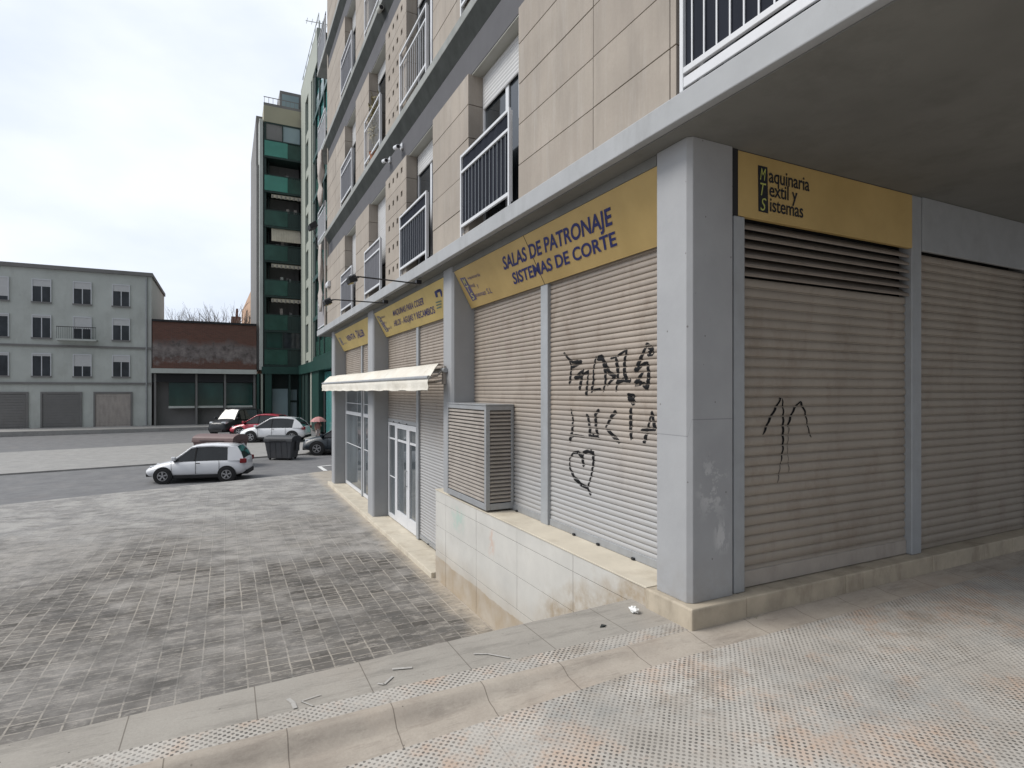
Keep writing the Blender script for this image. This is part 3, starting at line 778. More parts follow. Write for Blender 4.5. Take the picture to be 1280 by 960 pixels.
# windows: opening (y0, y1); sh = how far the white shutter comes down
wins = [(1.45, 2.94), (5.24, 6.60), (7.96, 9.32), (10.70, 12.11), (13.47, 14.82)]
shut = {0: [0.3, 0.42, 0.30, 1.3, 1.6], 1: [0.4, 0.4, 0.30, 0.25, 0.5], 2: [0.3, 0.9, 0.5, 0.6, 0.4], 3: [0.3, 0.3, 0.7, 0.5, 0.9]}
for k in range(NF):
    z0 = Z1 + FH * k
    for i, (a, b) in enumerate(wins):
        wd = MB(); xw = 2.875
        zt = z0 + 1.995
        # sub-parts hang under one 'window' mesh: the outer frame
        t = 0.045
        wd.box(xw, xw + 0.05, a, a + t, z0 + 0.002, zt); wd.box(xw, xw + 0.05, b - t, b, z0 + 0.002, zt)
        wd.box(xw, xw + 0.05, a + t, b - t, z0 + 0.002, z0 + 0.06)
        mid = (a + b) / 2
        wd.box(xw + 0.005, xw + 0.045, mid - 0.04, mid + 0.04, z0 + 0.06, zt - 0.2)
        wd.box(xw + 0.005, xw + 0.045, a + t, mid - 0.04, z0 + 0.06, z0 + 0.14)
        wd.box(xw + 0.005, xw + 0.045, mid + 0.04, b - t, z0 + 0.06, z0 + 0.14)
        fr = wd.build('window', M['white'], bld, bevel=0.003)
        m = MB(); m.box(xw + 0.022, xw + 0.03, a + t, b - t, z0 + 0.1, zt - 0.02); m.build('pane', M['glass'], fr)
        m = MB(); m.box(2.728, xw, a + 0.002, b - 0.002, zt - 0.014, zt - 0.003); m.build('head_panel', M['headboard'], fr)
        hsh = shut[k][i]
        m = MB(); zb = zt - hsh; p = 0.045; zz = zt - 0.03
        prof = [(xw - 0.005, zt - 0.016)]
        while zz > zb:
            prof += [(xw - 0.012, zz), (xw - 0.018, zz - p * 0.5), (xw - 0.012, zz - p * 0.9), (xw - 0.004, zz - p)]
            zz -= p
        prof += [(xw + 0.004, zz), (xw + 0.004, zt - 0.016)]
        m.prismY(prof, a + t + 0.003, b - t - 0.003); m.build('blind', M['shutterwhite'], fr)
        if k == 0 and i == 1:      # open white casement leaf
            m = MB(); m.box(2.76, 2.79, a + 0.015, a + 0.16, z0 + 0.95, z0 + 1.62); m.build('casement', M['white'], fr, bevel=0.004)
# balcony railings
rails = [(1.42, 2.855), (5.36, 6.75), (8.12, 9.57), (10.95, 12.33), (13.72, 15.12)]
kinds = {0: ['W', 'D', 'D', 'G', 'G'], 1: ['D', 'D', 'O', 'O', 'G'], 2: ['D', 'D', 'D', 'O', 'G'], 3: ['D'] * 5}
for k in range(NF):
    z0 = Z1 + FH * k + 0.002
    for i, (a, b) in enumerate(rails):
        kd = kinds[k][i]
        m = MB(); x0, x1 = 2.628, 2.655; pw = 0.032
        m.box(x0, x1, a, a + pw, z0, z0 + 1.02); m.box(x0, x1, b - pw, b, z0, z0 + 1.02)
        m.box(x0 + .001, x1 - .001, a + pw, b - pw, z0 + 0.985, z0 + 1.018)
        m.box(x0 + .001, x1 - .001, a + pw, b - pw, z0 + 0.785, z0 + 0.818)
        m.box(x0 + .001, x1 - .001, a + pw, b - pw, z0 + 0.11, z0 + 0.15)
        m.box(x1, 2.675, a + 0.005, a + 0.028, z0 + .05, z0 + 1.0); m.box(x1, 2.675, b - 0.028, b - 0.005, z0 + .05, z0 + 1.0)
        if kd == 'W': m.box(x0 + .003, x1 - .006, a + pw, b - pw, z0 + 0.02, z0 + 0.085)
        fr = m.build('balcony_railing', M['white'], bld, bevel=0.004)
        m = MB(); y = a + pw + 0.08
        bw = 0.0055 if kd == 'W' else 0.0042
        while y < b - pw - 0.04:
            m.box(x0 + 0.012, x1 - 0.009, y - bw, y + bw, z0 + 0.15, z0 + 0.785); y += 0.102
        m.build('baluster', M['white'] if kd in 'WO' else M['railgrey'], fr)
        if kd != 'O':
            m = MB(); yy = a + pw + 0.004; m2 = []
            n = 26
            # slightly wavy screen cloth tied behind the bars
            vs = []
            for j in range(n + 1):
                y = a + pw + (b - a - 2 * pw) * j / n
                xo = 2.652 + 0.004 * math.sin(j * 1.7 + i) + 0.002 * random.random()
                vs += [(xo, y, z0 + 0.12), (xo, y, z0 + 1.0), (xo + 0.004, y, z0 + 1.0), (xo + 0.004, y, z0 + 0.12)]
            fs = []
            for j in range(n):
                for e in range(4): fs.append((j * 4 + e, j * 4 + (e + 1) % 4, j * 4 + 4 + (e + 1) % 4, j * 4 + 4 + e))
            fs += [(0, 1, 2, 3), (n * 4, n * 4 + 1, n * 4 + 2, n * 4 + 3)]
            m.add(vs, fs); m.build('screen', M['darkfab'] if kd in 'DW' else M['greyfab'], fr)
# far end balconies
for k in range(NF):
    z0 = Z1 + FH * k + 0.002
    m = MB()
    m.box(2.64, 2.67, 17.80, 17.83, z0, z0 + 1.0); m.box(2.64, 2.67, 19.24, 19.27, z0, z0 + 1.0)
    m.box(2.641, 2.669, 17.83, 19.24, z0 + 0.97, z0 + 1.0); m.box(2.641, 2.669, 17.83, 19.24, z0 + 0.80, z0 + 0.83); m.box(2.641, 2.669, 17.83, 19.24, z0 + 0.06, z0 + 0.09)
    m.box(2.67, 8, 19.241, 19.27, z0 + 0.97, z0 + 1.0); m.box(2.67, 8, 19.241, 19.27, z0 + 0.06, z0 + 0.09)
    for j in range(13): m.box(2.648, 2.662, 17.93 + j * 0.1, 17.945 + j * 0.1, z0 + 0.09, z0 + 0.8)
    fr = m.build('balcony_railing', M['white'], bld)
    if k == 0:
        m = MB(); m.box(2.672, 2.68, 17.84, 19.22, z0 + 0.1, z0 + 0.8); m.build('screen', M['palecloth'], fr)
    if k == 3:
        m = MB(); m.box(2.672, 2.68, 17.84, 19.22, z0 + 0.05, z0 + 1.15); m.build('screen', M['darkfab'], fr)
# drain pipe at the far corner
m = MB(); m.tube([(2.64, 17.70, Z1), (2.64, 17.70, Z1 + FH - 0.13)], 0.035, 10); m.build('drain_pipe', M['linen'], bld)

# ------------------------------------------------------------------ shop shutters of the long front
def slat(z, top, p, amp, flat=0.16):
    u = ((top - z) / p) % 1.0
    if u > 1 - flat: return -amp * 0.3
    return amp * math.sin(math.pi * u / (1 - flat)) ** 0.7
def shutter(y0, y1, z0, z1, p=0.052, amp=0.009, axis='Y', plane=SX, mat=None, name='roller_shutter'):
    """corrugated curtain: profile extruded along the opening; its face points to -X (axis Y) or -Y (axis X)"""
    m = MB(); pts = []; z = z1; n = int((z1 - z0) / p)
    pts.append((plane + 0.03, z1))
    for i in range(n):
        zt = z1 - i * p; dj = random.gauss(0, .0007) + (.0025 if random.random() < .05 else 0)
        for u, a in ((0, 0), (0.1, 0.55), (0.28, 0.92), (0.44, 1), (0.62, 0.9), (0.80, 0.5), (0.86, -0.5), (0.94, -0.7)):
            pts.append((plane - amp * a - (dj if a > 0 else 0), zt - u * p))
    pts.append((plane, z1 - n * p))
    if z1 - n * p - z0 > 0.004: pts.append((plane, z0))
    pts.append((plane + 0.03, pts[-1][1]))
    if axis == 'Y': m.prismY(pts, y0, y1)
    else: m.prismX(pts, y0, y1)
    return m.build(name, mat or M['shutter'], bld)
sh_far = shutter(5.575, 7.565, -1.44, 1.2)
sh_near = shutter(3.33, 5.42, -1.44, 1.2)
def bar(y0, y1, z, parent):
    m = MB(); m.box(SX - 0.022, SX + 0.02, y0 + 0.005, y1 - 0.005, z, z + 0.07); m.build('bottom_bar', M['steel'], parent, bevel=0.004)
    for yy in (y0 + (y1 - y0) * 0.3, y0 + (y1 - y0) * 0.55, y0 + (y1 - y0) * 0.75):
        m = MB(); m.box(SX - 0.042, SX - 0.022, yy, yy + 0.035, z + 0.0, z + 0.022); m.build('latch', M['dark'], parent, bevel=0.004)
bar(3.33, 5.42, -1.452, sh_near); bar(5.575, 7.565, -1.452, sh_far)
def guide(y0, y1, z0, z1, x0=SX - 0.045):
    m = MB(); m.box(x0, SX + 0.05, y0, y1, z0, z1); return m.build('shutter_guide', M['frame_grey'], bld, bevel=0.005)
guide(5.42, 5.575, -1.455, 1.3)
sh_d1 = shutter(7.95, 10.10, -2.60, 1.25); bar(7.95, 10.10, -2.66, sh_d1)
guide(10.10, 10.235, -2.69, 1.3)
sh_d2 = shutter(10.235, 12.39, -0.62, 1.25); bar(10.235, 12.39, -0.65, sh_d2)
sh_w1 = shutter(12.91, 14.90, 0.02, 1.3, mat=M['shutter']); sh_w2 = shutter(15.03, 17.34, 0.02, 1.3)
guide(14.90, 15.03, -2.69, 1.35)
guide(12.905, 12.95, -2.69, 0.02, SX - 0.02); guide(17.30, 17.345, -2.69, 0.02, SX - 0.02); guide(12.35, 12.395, -2.69, -0.65, SX - 0.02)
# glazed door under the half-closed shutter
m = MB(); XD = SX + 0.01
def fbox(m, y0, y1, z0, z1, t=0.03): m.box(XD - t, XD + t, y0, y1, z0, z1)
fbox(m, 12.27, 12.35, -2.68, -0.66); fbox(m, 11.80, 12.27, -0.72, -0.66); fbox(m, 11.80, 12.27, -2.68, -2.60); fbox(m, 11.74, 11.80, -2.68, -0.66)
fbox(m, 11.80, 12.27, -1.02, -0.985, .02); fbox(m, 11.80, 12.27, -1.82, -1.80, .02)
fr = m.build('door_sidelight', M['white'], bld, bevel=0.004)
m = MB(); m.box(XD - .004, XD + .004, 11.80, 12.27, -2.60, -0.72); m.build('pane', M['shopglass'], fr)
for (a, b) in ((10.86, 11.735), (10.24, 10.855)):
    m = MB(); st = 0.10
    fbox(m, a, a + st, -2.68, -0.66); fbox(m, b - st, b, -2.68, -0.66); fbox(m, a + st, b - st, -2.68, -2.44); fbox(m, a + st, b - st, -0.76, -0.66)
    fbox(m, a + st, b - st, -1.03, -0.985, .02)
    fr = m.build('glazed_door', M['white'], bld, bevel=0.005)
    m = MB(); m.box(XD - .004, XD + .004, a + st, b - st, -2.44, -0.76); m.build('pane', M['shopglass'], fr)
    if a > 10.5:
        m = MB(); m.tube([(XD - 0.03, a + .05, -1.55), (XD - 0.075, a + .05, -1.55), (XD - 0.075, a + .05, -1.85), (XD - 0.03, a + .05, -1.85)], 0.011, 8); m.build('handle', M['steel'], fr)
# shop windows of the far bay
for (a, b) in ((15.035, 17.295), (12.955, 14.895)):
    m = MB(); st = 0.06
    fbox(m, a, a + st, -2.68, 0.02); fbox(m, b - st, b, -2.68, 0.02); fbox(m, a + st, b - st, -2.68, -2.60)
    fbox(m, a + st, b - st, -0.66, -0.57, .03); fbox(m, a + st, b - st, -0.345, -0.325, .02); fbox(m, a + st, b - st, -1.50, -1.48, .015)
    fr = m.build('shop_window', M['white'], bld, bevel=0.004)
    m = MB(); m.box(XD - .004, XD + .004, a + st, b - st, -2.60, 0.01); m.build('pane', M['shopglass'], fr)

# graffiti follows the slats: traced strokes, sampled finely and laid on the corrugation
def spray(strokes, parent, wid=0.016, plane='A', top=1.2, p=0.052, amp=0.009, mat='spray'):
    m = MB()
    for st in strokes:
        wd = wid
        if isinstance(st, tuple): st, wd = st
        pts = [(onX(SX - 0.006, *q) if plane == 'A' else onY(BY - 0.006, *q)) for q in st]
        P = [((v.y, v.z) if plane == 'A' else (v.x, v.z)) for v in pts]
        dense = []
        for a, b in zip(P, P[1:]):
            L_ = math.hypot(b[0] - a[0], b[1] - a[1]); n = max(2, int(L_ / 0.0045))
            for i in range(n): dense.append((a[0] + (b[0] - a[0]) * i / n, a[1] + (b[1] - a[1]) * i / n))
        dense.append(P[-1])
        L0 = len(m.v); vs = []
        for i, q in enumerate(dense):
            a = dense[max(i - 3, 0)]; b = dense[min(i + 3, len(dense) - 1)]
            t = Vector((b[0] - a[0], b[1] - a[1])); t = t.normalized() if t.length > 0 else Vector((1, 0))
            ww = wd * (0.8 + 0.35 * math.sin(i * 0.05 + len(dense)) * random.uniform(0.6, 1))
            if i < 3 or i > len(dense) - 4: ww *= 0.6
            for j in range(-3, 4):
                u, z = q[0] - t.y * ww * j / 3, q[1] + t.x * ww * j / 3
                dd = max(slat(z, top, p, amp), amp * 0.45) + 0.0022
                vs.append((SX - dd, u, z) if plane == 'A' else (u, BY - dd, z))
        fs = [f for f in ((i * 7 + j, i * 7 + j + 1, (i + 1) * 7 + j + 1, (i + 1) * 7 + j) for i in range(len(dense) - 1) for j in range(6)) if all(((top - vs[q][2]) / p) % 1.0 < 0.94 for q in f)]
        m.add(vs, fs)
    return m.build('graffiti', M[mat], parent)
def G(pts): return [(690 + x / 4.8, 420 + y / 4.8) for x, y in pts]
spray([(G([(72, 100), (84, 118)]), 0.026), G([(80, 110), (108, 150), (118, 185), (108, 285)]), G([(84, 118), (125, 158), (178, 152), (120, 190)]),
       G([(118, 185), (104, 290)]), G([(135, 250), (188, 205), (166, 325)]), G([(135, 250), (168, 246), (220, 208), (206, 362)]), G([(205, 215), (216, 235)]),
       G([(266, 122), (250, 200), (250, 270), (238, 340)]), (G([(270, 135), (310, 128)]), 0.03), G([(305, 125), (322, 215), (322, 280), (308, 335)]), (G([(250, 325), (296, 318)]), 0.024),
       G([(305, 130), (345, 220), (380, 240), (330, 300)]),
       (G([(352, 135), (392, 122)]), 0.022), G([(392, 122), (452, 80)]), G([(385, 130), (396, 200), (396, 270), (384, 335)]), G([(452, 80), (436, 150), (436, 225), (452, 262)]), (G([(384, 285), (430, 262), (476, 268)]), 0.02),
       G([(572, 50), (540, 120), (498, 218)]), (G([(565, 45), (580, 60), (612, 85)]), 0.022), (G([(572, 110), (612, 98)]), 0.026), G([(498, 218), (540, 175), (572, 160)]), (G([(545, 165), (580, 158)]), 0.022),
       G([(574, 160), (582, 230), (574, 318)]), G([(550, 215), (500, 288), (545, 280)]), (G([(545, 280), (560, 300), (578, 318)]), 0.022),
       (G([(452, 350), (492, 358), (486, 378), (462, 372), (500, 405)]), 0.03),
       G([(114, 436), (128, 500), (122, 580), (106, 636)]), G([(112, 600), (150, 596), (198, 604)]),
       (G([(206, 470), (222, 490)]), 0.02), G([(218, 485), (230, 560), (226, 605)]), G([(286, 440), (262, 470), (266, 550), (280, 612)]), (G([(228, 602), (262, 596), (290, 620)]), 0.024),
       G([(388, 450), (360, 480), (322, 552)]), G([(322, 548), (360, 590), (408, 640)]),
       G([(474, 430), (474, 540), (476, 625)]),
       G([(602, 450), (580, 540), (552, 650)]), G([(602, 450), (612, 520), (622, 570)]), (G([(535, 568), (580, 562), (622, 562)]), 0.024),
       G([(192, 785), (184, 730), (160, 698), (130, 700), (108, 735), (108, 790), (135, 850), (175, 890), (215, 912)]),
       G([(184, 735), (190, 700), (220, 688), (248, 700), (250, 760), (236, 840), (215, 912), (236, 955)])], sh_near, 0.021)
# ------------------------------------------------------------------ the short front round the corner
BY = 3.06
m = MB(); m.box(3.262, 3.37, 2.985, BY + 0.05, -1.455, 1.262); m.build('shutter_guide', M['frame_grey'], bld, bevel=0.008)
m = MB(); m.box(3.238, 3.305, 2.99, 3.2, 1.264, 1.743); m.box(3.305, 5.45, 2.996, 3.2, 1.7385, 1.743)
m.build('sign_recess', M['dark'], bld)
sh_b = shutter(3.372, 5.45, -1.43, 0.84, p=0.074, amp=0.010, axis='X', plane=BY, mat=M['shutter_b'])
m = MB(); m.box(3.372, 5.45, BY - 0.02, BY + .02, -1.45, -1.33); m.build('bottom_bar', M['louver'], sh_b, bevel=0.004)
m = MB(); m.box(3.39, 5.44, BY + 0.10, BY + 0.12, 0.84, 1.27); m.build('vent_backing', M['dark'], bld)
m = MB()
for i in range(6):
    z = 0.852 + i * 0.0685
    m.prismX([(BY - 0.040, z - 0.006), (BY - 0.046, z + 0.002), (BY - 0.040, z + 0.018), (BY + 0.075, z + 0.092), (BY + 0.083, z + 0.090), (BY - 0.030, z + 0.008), (BY - 0.034, z - 0.004)], 3.372, 5.45)
m.build('vent_louvre', M['louver_b'], bld)
m = MB(); m.box(5.452, 5.60, 2.995, BY + .05, -1.455, 1.743); m.build('shutter_guide', M['frame_grey'], bld, bevel=0.008)
sh_c = shutter(5.602, 7.60, -1.45, 1.25, p=0.074, amp=0.010, axis='X', plane=BY, mat=M['shutter_b'])
m = MB(); m.prismZ([(7.61, 2.975), (8.1, 2.975), (8.1, 3.3), (7.61, 3.3)], -1.455, 1.7435); m.build('pillar', M['pillar'], bld, bevel=0.02)
m = MB(); m.box(8.102, 13.5, 3.05, 3.2, -1.75, 1.7435); m.build('shop_wall', M['pillar'], bld)
m = MB(); m.box(5.602, 7.60, 2.985, 3.02, 1.26, 1.743); m.build('shutter_box', M['frame_grey'], bld, bevel=0.006)
def Bp(x, y): return (930 + x / 6, 460 + y / 6)
spray([([Bp(278, 222), Bp(262, 226)], 0.022), [Bp(275, 225), Bp(235, 300), Bp(190, 380), Bp(165, 440), Bp(140, 500)], [Bp(285, 228), Bp(292, 330), Bp(290, 460), Bp(290, 600), Bp(272, 720)],
       ], sh_b, 0.011, 'B', 0.84, 0.074, 0.010)
spray([[Bp(420, 250), Bp(375, 300), Bp(345, 370), Bp(325, 440)], [Bp(420, 250), Bp(455, 330), Bp(480, 460), Bp(500, 520)]], sh_b, 0.011, 'B', 0.84, 0.074, 0.010)
spray([[Bp(272, 700), Bp(262, 780), Bp(250, 860)], [Bp(335, 440), Bp(322, 600), Bp(335, 780)]], sh_b, 0.006, 'B', 0.84, 0.074, 0.010, 'sprayfade')

# ------------------------------------------------------------------ stone walls, ledges at the foot
mw = thing('marble_wall', 'low wall of pale marble tiles with cream cap and brown stained foot under the graffitied shutter', 'wall', (2.99, 5.8, PZ))
m = MB(); zrw = [-2.80, -2.345, -1.985, -1.625, -1.47]; ysw = [3.385, 4.40, 5.516, 6.641, 7.751, 8.19]
for y0, y1 in zip(ysw, ysw[1:]):
    for a, b in zip(zrw, zrw[1:]):
        j = random.uniform(0, 0.0025)
        m.box(2.80 + j, 2.84, y0 + 0.0025, y1 - 0.0025, a + 0.0025, b - 0.0025)
m.build('tiles', M['marble'], mw, bevel=0.0015)
m = MB(); m.box(2.806, SX + 0.05, 3.386, 8.188, -2.80, -1.473); m.build('core', M['joint'], mw)
m = MB(); m.box(2.795, SX + 0.06, 3.384, 8.195, -1.4685, -1.4545); m.build('cap', M['cream'], mw, bevel=0.003)
pl = thing('stone_plinth', 'worn cream stone plinth under the corner pillar and the shaded shutter', 'plinth', (2.99, 3.1, -1.6))
m = MB(); m.box(2.78, 3.296, 2.90, 3.380, -1.8, -1.4555); m.build('corner_block', M['plinth'], pl, bevel=0.012)
m = MB()
for a, b in ((3.30, 4.4), (4.403, 5.6), (5.603, 7.0), (7.003, 8.4)): m.box(a, b, 2.905, 3.3, -1.8, -1.4575)
m.build('kerb_block', M['plinth'], pl, bevel=0.010)
lg = thing('stone_ledge', 'low cream stone ledge along the shop doors', 'ledge', (2.95, 13, PZ))
m = MB()
y = 8.2
while y < 17.8:
    y1 = min(y + 1.25, 17.9); m.box(2.735, SX + 0.2, y + .002, y1 - .002, PZ - 0.03, -2.70); y = y1
m.build('ledge_stone', M['cream'], lg, bevel=0.008)

# ------------------------------------------------------------------ shop signs
def text_mesh(txt, bold=0.0, shear=0.0, spacing=1.0):
    cu = bpy.data.curves.new('lettering', 'FONT'); cu.body = txt; cu.offset = bold; cu.space_character = spacing
    cu.resolution_u = 4
    ob = bpy.data.objects.new('lettering', cu); me = ob.to_mesh()
    vs = [Vector((v.co.x + shear * v.co.y, v.co.y, 0)) for v in me.vertices]; fs = [tuple(p.vertices) for p in me.polygons]
    ob.to_mesh_clear(); bpy.data.objects.remove(ob); bpy.data.curves.remove(cu)
    xs_ = [v.x for v in vs]; y0, y1 = (max(-.02, min(v.y for v in vs)) if txt.isupper() else min(v.y for v in vs)), max(v.y for v in vs)
    x0, x1 = min(xs_), max(xs_)
    return [((v.x - x0) / (x1 - x0), (v.y - y0) / (y1 - y0)) for v in vs], fs
def letter_quad(m, txt, corners, n, lift=0.004, **kw):
    """corners: bottom-left, bottom-right, top-right, top-left in 3D on the board"""
    uv, fs = text_mesh(txt, **kw); bl, br, tr, tl = corners
    vs = [(bl.lerp(br, u)).lerp(tl.lerp(tr, u), v) + n * lift for u, v in uv]
    m.add(vs, fs)
def board(y_near, y_far, name, label, mat, x0=2.852, zt=1.662, x1=3.115, zb=1.165):
    th = thing(name, label, 'sign', ((x0 + x1) / 2, (y_near + y_far) / 2, zb), 'tilted yellow fascia signs')
    dx, dz = x1 - x0, zb - zt; ln = math.hypot(dx, dz)
    n = Vector((dz / ln, 0, -dx / ln)); n = n if n.x < 0 else -n
    m = MB(); tck = 0.03
    m.prismY([(x0, zt), (x1, zb), (x1 - n.x * tck, zb - n.z * tck), (x0 - n.x * tck, zt - n.z * tck)], y_near, y_far)
    m.build('board', mat, th, bevel=0.002)
    return th, Vector((x0, 0, zt)), n
pd = dict(bold=0.022, shear=0.10)
def quadpx(p0, n, pts): return [onPlane(p0, n, *p) for p in pts]
th1, p0, n1 = board(3.335, 7.555, 'shop_sign', 'long ochre sign reading SALAS DE PATRONAJE over the two graffitied shutters', M['sign'])
m = MB()
letter_quad(m, 'SALAS DE PATRONAJE', quadpx(p0, n1, [(630.5, 337.5), (767, 280), (763, 258), (627, 321.5)]), n1, **pd)
letter_quad(m, 'SISTEMAS DE CORTE', quadpx(p0, n1, [(643, 355.5), (773, 306), (768.5, 288.5), (639, 341.5)]), n1, **pd)
m.build('lettering', M['blue'], th1)
m = MB(); yj = onPlane(p0, n1, 657, 300).y
m.add([Vector((2.852, yj, 1.662)) + n1 * .001, Vector((2.852, yj + .012, 1.662)) + n1 * .001, Vector((3.115, yj + .012, 1.165)) + n1 * .001, Vector((3.115, yj, 1.165)) + n1 * .001], [(0, 1, 2, 3)])
m.build('board_joint', M['joint'], th1)
def logo(th, p0, n, pts, texts, matbox, mattxt):
    # pts: quad of the dark bar bl, br, tr, tl in px; texts: list of (string, quad)
    m = MB(); q = quadpx(p0, n, pts); m.add([v + n * 0.003 for v in q], [(0, 1, 2, 3)]); m.build('emblem', M[matbox], th)
    m = MB(); uvl = [('S', 0.04, 0.32), ('T', 0.36, 0.64), ('M', 0.68, 0.96)]
    bl, br, tr, tl = q
    for ch, a, b in uvl:
        def P(u, v): return (bl.lerp(br, u)).lerp(tl.lerp(tr, u), v)
        letter_quad(m, ch, [P(.2, a), P(.8, a), P(.8, b), P(.2, b)], n, 0.0045, bold=0.01, shear=0.2)
    m.build('emblem_letter', M['signlime'] if matbox == 'signblack' else M['signtrim'], th)
    for s, qd in texts:
        m = MB(); letter_quad(m, s, quadpx(p0, n, qd), n, 0.004); m.build('lettering', M[mattxt], th)
def K(x, y): return (560 + x / 13.71, 330 + y / 13.71)
logo(th1, p0, n1, [K(425, 635), K(500, 600), K(290, 225), K(205, 245)],
     [('aquinaria', [K(355, 275), K(560, 225), K(540, 145), K(325, 225)]), ('extil  y', [K(385, 410), K(545, 420), K(500, 320), K(360, 340)]), ('istemas S.L', [K(470, 570), K(765, 490), K(730, 395), K(440, 500)])], 'bluefade', 'bluefade')
th2, p0, n2 = board(7.955, 12.385, 'shop_sign', 'faded yellow sign reading MAQUINAS PARA COSER over the glazed door', M['sign2'])
def K(x, y): return (465 + x / 10.66, 340 + y / 10.66)
m = MB()
letter_quad(m, 'MAQUINAS PARA COSER', quadpx(p0, n2, [K(285, 590), K(695, 430), K(680, 335), K(275, 515)]), n2, bold=0.014, shear=0.1)
letter_quad(m, 'HILOS - AGUJAS Y RECAMBIOS', quadpx(p0, n2, [K(300, 725), K(850, 545), K(820, 450), K(290, 650)]), n2, bold=0.014, shear=0.1)
m.build('lettering', M['blueworn'], th2)
logo(th2, p0, n2, [K(195, 800), K(225, 785), K(100, 590), K(62, 590)],
     [('aquinaria', [K(110, 640), K(180, 610), K(170, 570), K(95, 600)]), ('extil y', [K(140, 710), K(200, 690), K(190, 650), K(125, 675)]), ('istemas S.L', [K(190, 780), K(270, 745), K(262, 715), K(170, 745)])], 'bluefade', 'bluefade')
# blue emblem at the near end of that sign: an arching sewing-machine outline over a small wordmark
m = MB()
for quad in ([(832, 262), (855, 340), (882, 330), (862, 250)], [(832, 262), (862, 250), (905, 225), (880, 230)], [(862, 250), (905, 262), (930, 250), (910, 222)], [(905, 262), (925, 330), (938, 325), (932, 250)], [(862, 250), (868, 280), (905, 262), (905, 225)]):
    m.add([v + n2 * .004 for v in quadpx(p0, n2, [K(*q) for q in quad])], [(0, 1, 2, 3)])
m.build('blue_emblem', M['blue'], th2)
m = MB()
for a in range(3):
    yb = 400 + a * 38
    m.add([v + n2 * .004 for v in quadpx(p0, n2, [K(855 + a * 6, yb + 16), K(928, yb - 8), K(926, yb - 24), K(850 + a * 6, yb)])], [(0, 1, 2, 3)])
m.build('emblem_band', M['signfade'], th2)
th3, p0, n3 = board(12.91, 17.34, 'shop_sign', 'farthest faded yellow sign with two worn violet words above the shop window', M['sign2'])
def K(x, y): return (410 + x / 16, 385 + y / 16)
m = MB()
letter_quad(m, 'VENTA', quadpx(p0, n3, [K(405, 665), K(560, 600), K(520, 490), K(355, 570)]), n3, bold=0.03, shear=0.1)
letter_quad(m, 'TALLER', quadpx(p0, n3, [K(600, 610), K(745, 545), K(695, 425), K(540, 450)]), n3, bold=0.03, shear=0.1)
m.build('lettering', M['blueworn'], th3)
logo(th3, p0, n3, [K(290, 745), K(325, 735), K(245, 590), K(210, 600)], [('istemas', [K(325, 720), K(385, 700), K(380, 680), K(320, 700)])], 'bluefade', 'bluefade')
# sign of the short front
th4 = thing('shop_sign', 'flat yellow sign reading Maquinaria Textil y Sistemas in black above the brown louvres', 'sign', (4.4, 2.99, 1.27))
SY = 2.992
m = MB(); m.box(3.308, 5.45, SY, SY + 0.04, 1.268, 1.738); m.build('board', M['sign'], th4, bevel=0.003)
nb = Vector((0, -1, 0)); p0 = Vector((0, SY, 0))
def K(x, y): return (910 + x / 5.644, 180 + y / 5.644)
q = quadpx(p0, nb, [K(213, 475), K(282, 490), K(276, 165), K(210, 150)])
m = MB(); m.add([v + nb * .003 for v in q], [(0, 1, 2, 3)]); m.build('emblem', M['signblack'], th4)
m = MB(); bl, br, tr, tl = q
for ch, a, b in (('S', .03, .31), ('T', .36, .63), ('M', .69, .95)):
    def P(u, v): return (bl.lerp(br, u)).lerp(tl.lerp(tr, u), v)
    letter_quad(m, ch, [P(.18, a), P(.8, a), P(.8, b), P(.18, b)], nb, 0.005, bold=0.0, shear=0.3)
m.build('emblem_letter', M['signlime'], th4)
def flat_text(m, txt, x0, zbase, size, sx=1.0, bold=0.012):
    cu = bpy.data.curves.new('l', 'FONT'); cu.body = txt; cu.offset = bold; cu.resolution_u = 5; cu.space_character = 0.98
    ob = bpy.data.objects.new('l', cu); me = ob.to_mesh()
    m.add([(x0 + v.co.x * size * sx, SY - 0.004, zbase + v.co.y * size) for v in me.vertices], [tuple(p.vertices) for p in me.polygons])
    ob.to_mesh_clear(); bpy.data.objects.remove(ob); bpy.data.curves.remove(cu)
m = MB()
m = None
for s, (x, y) in (('aquinaria', (285, 268)), ('extil y', (287, 368)), ('istemas', (290, 474))):
    v = onPlane(p0, nb, *K(x, y)); m = MB(); flat_text(m, s, v.x, v.z, 0.15, 0.86); m.build('lettering', M['signblack'], th4)

# ------------------------------------------------------------------ louvred ventilation box on the marble wall
vb = thing('ventilation_box', 'grey steel louvred ventilation box standing on the marble wall', 'vent box', (2.97, 6.98, -1.45))
bx0, bx1, by0, by1, bz0, bz1 = 2.785, SX - 0.012, 6.30, 7.665, -1.43, -0.175
m = MB(); fw = 0.055
for (x0, x1, y0, y1) in ((bx0, bx0 + fw, by0, by0 + fw), (bx0, bx0 + fw, by1 - fw, by1), (bx1 - 0.035, bx1, by0, by0 + fw), (bx1 - fw, bx1, by1 - fw, by1)):
    m.box(x0, x1, y0, y1, bz0, bz1)
for z in (bz0, bz1 - fw):
    hh = 0.075 if z == bz0 else fw
    m.box(bx0 + .001, bx0 + fw - .001, by0 + fw, by1 - fw, z, z + hh); m.box(bx0 + fw, bx1 - .035, by0 + .001, by0 + fw - .001, z, z + hh)
    m.box(bx0 + fw, bx1 - .036, by1 - fw + .001, by1 - .001, z, z + hh)
m.build('frame', M['steel'], vb, bevel=0.004)
m = MB(); m.box(bx0 - .008, bx1 + .002, by0 - .008, by1 + .008, bz1 + .001, bz1 + .016); m.build('top_plate', M['steel'], vb, bevel=0.003)
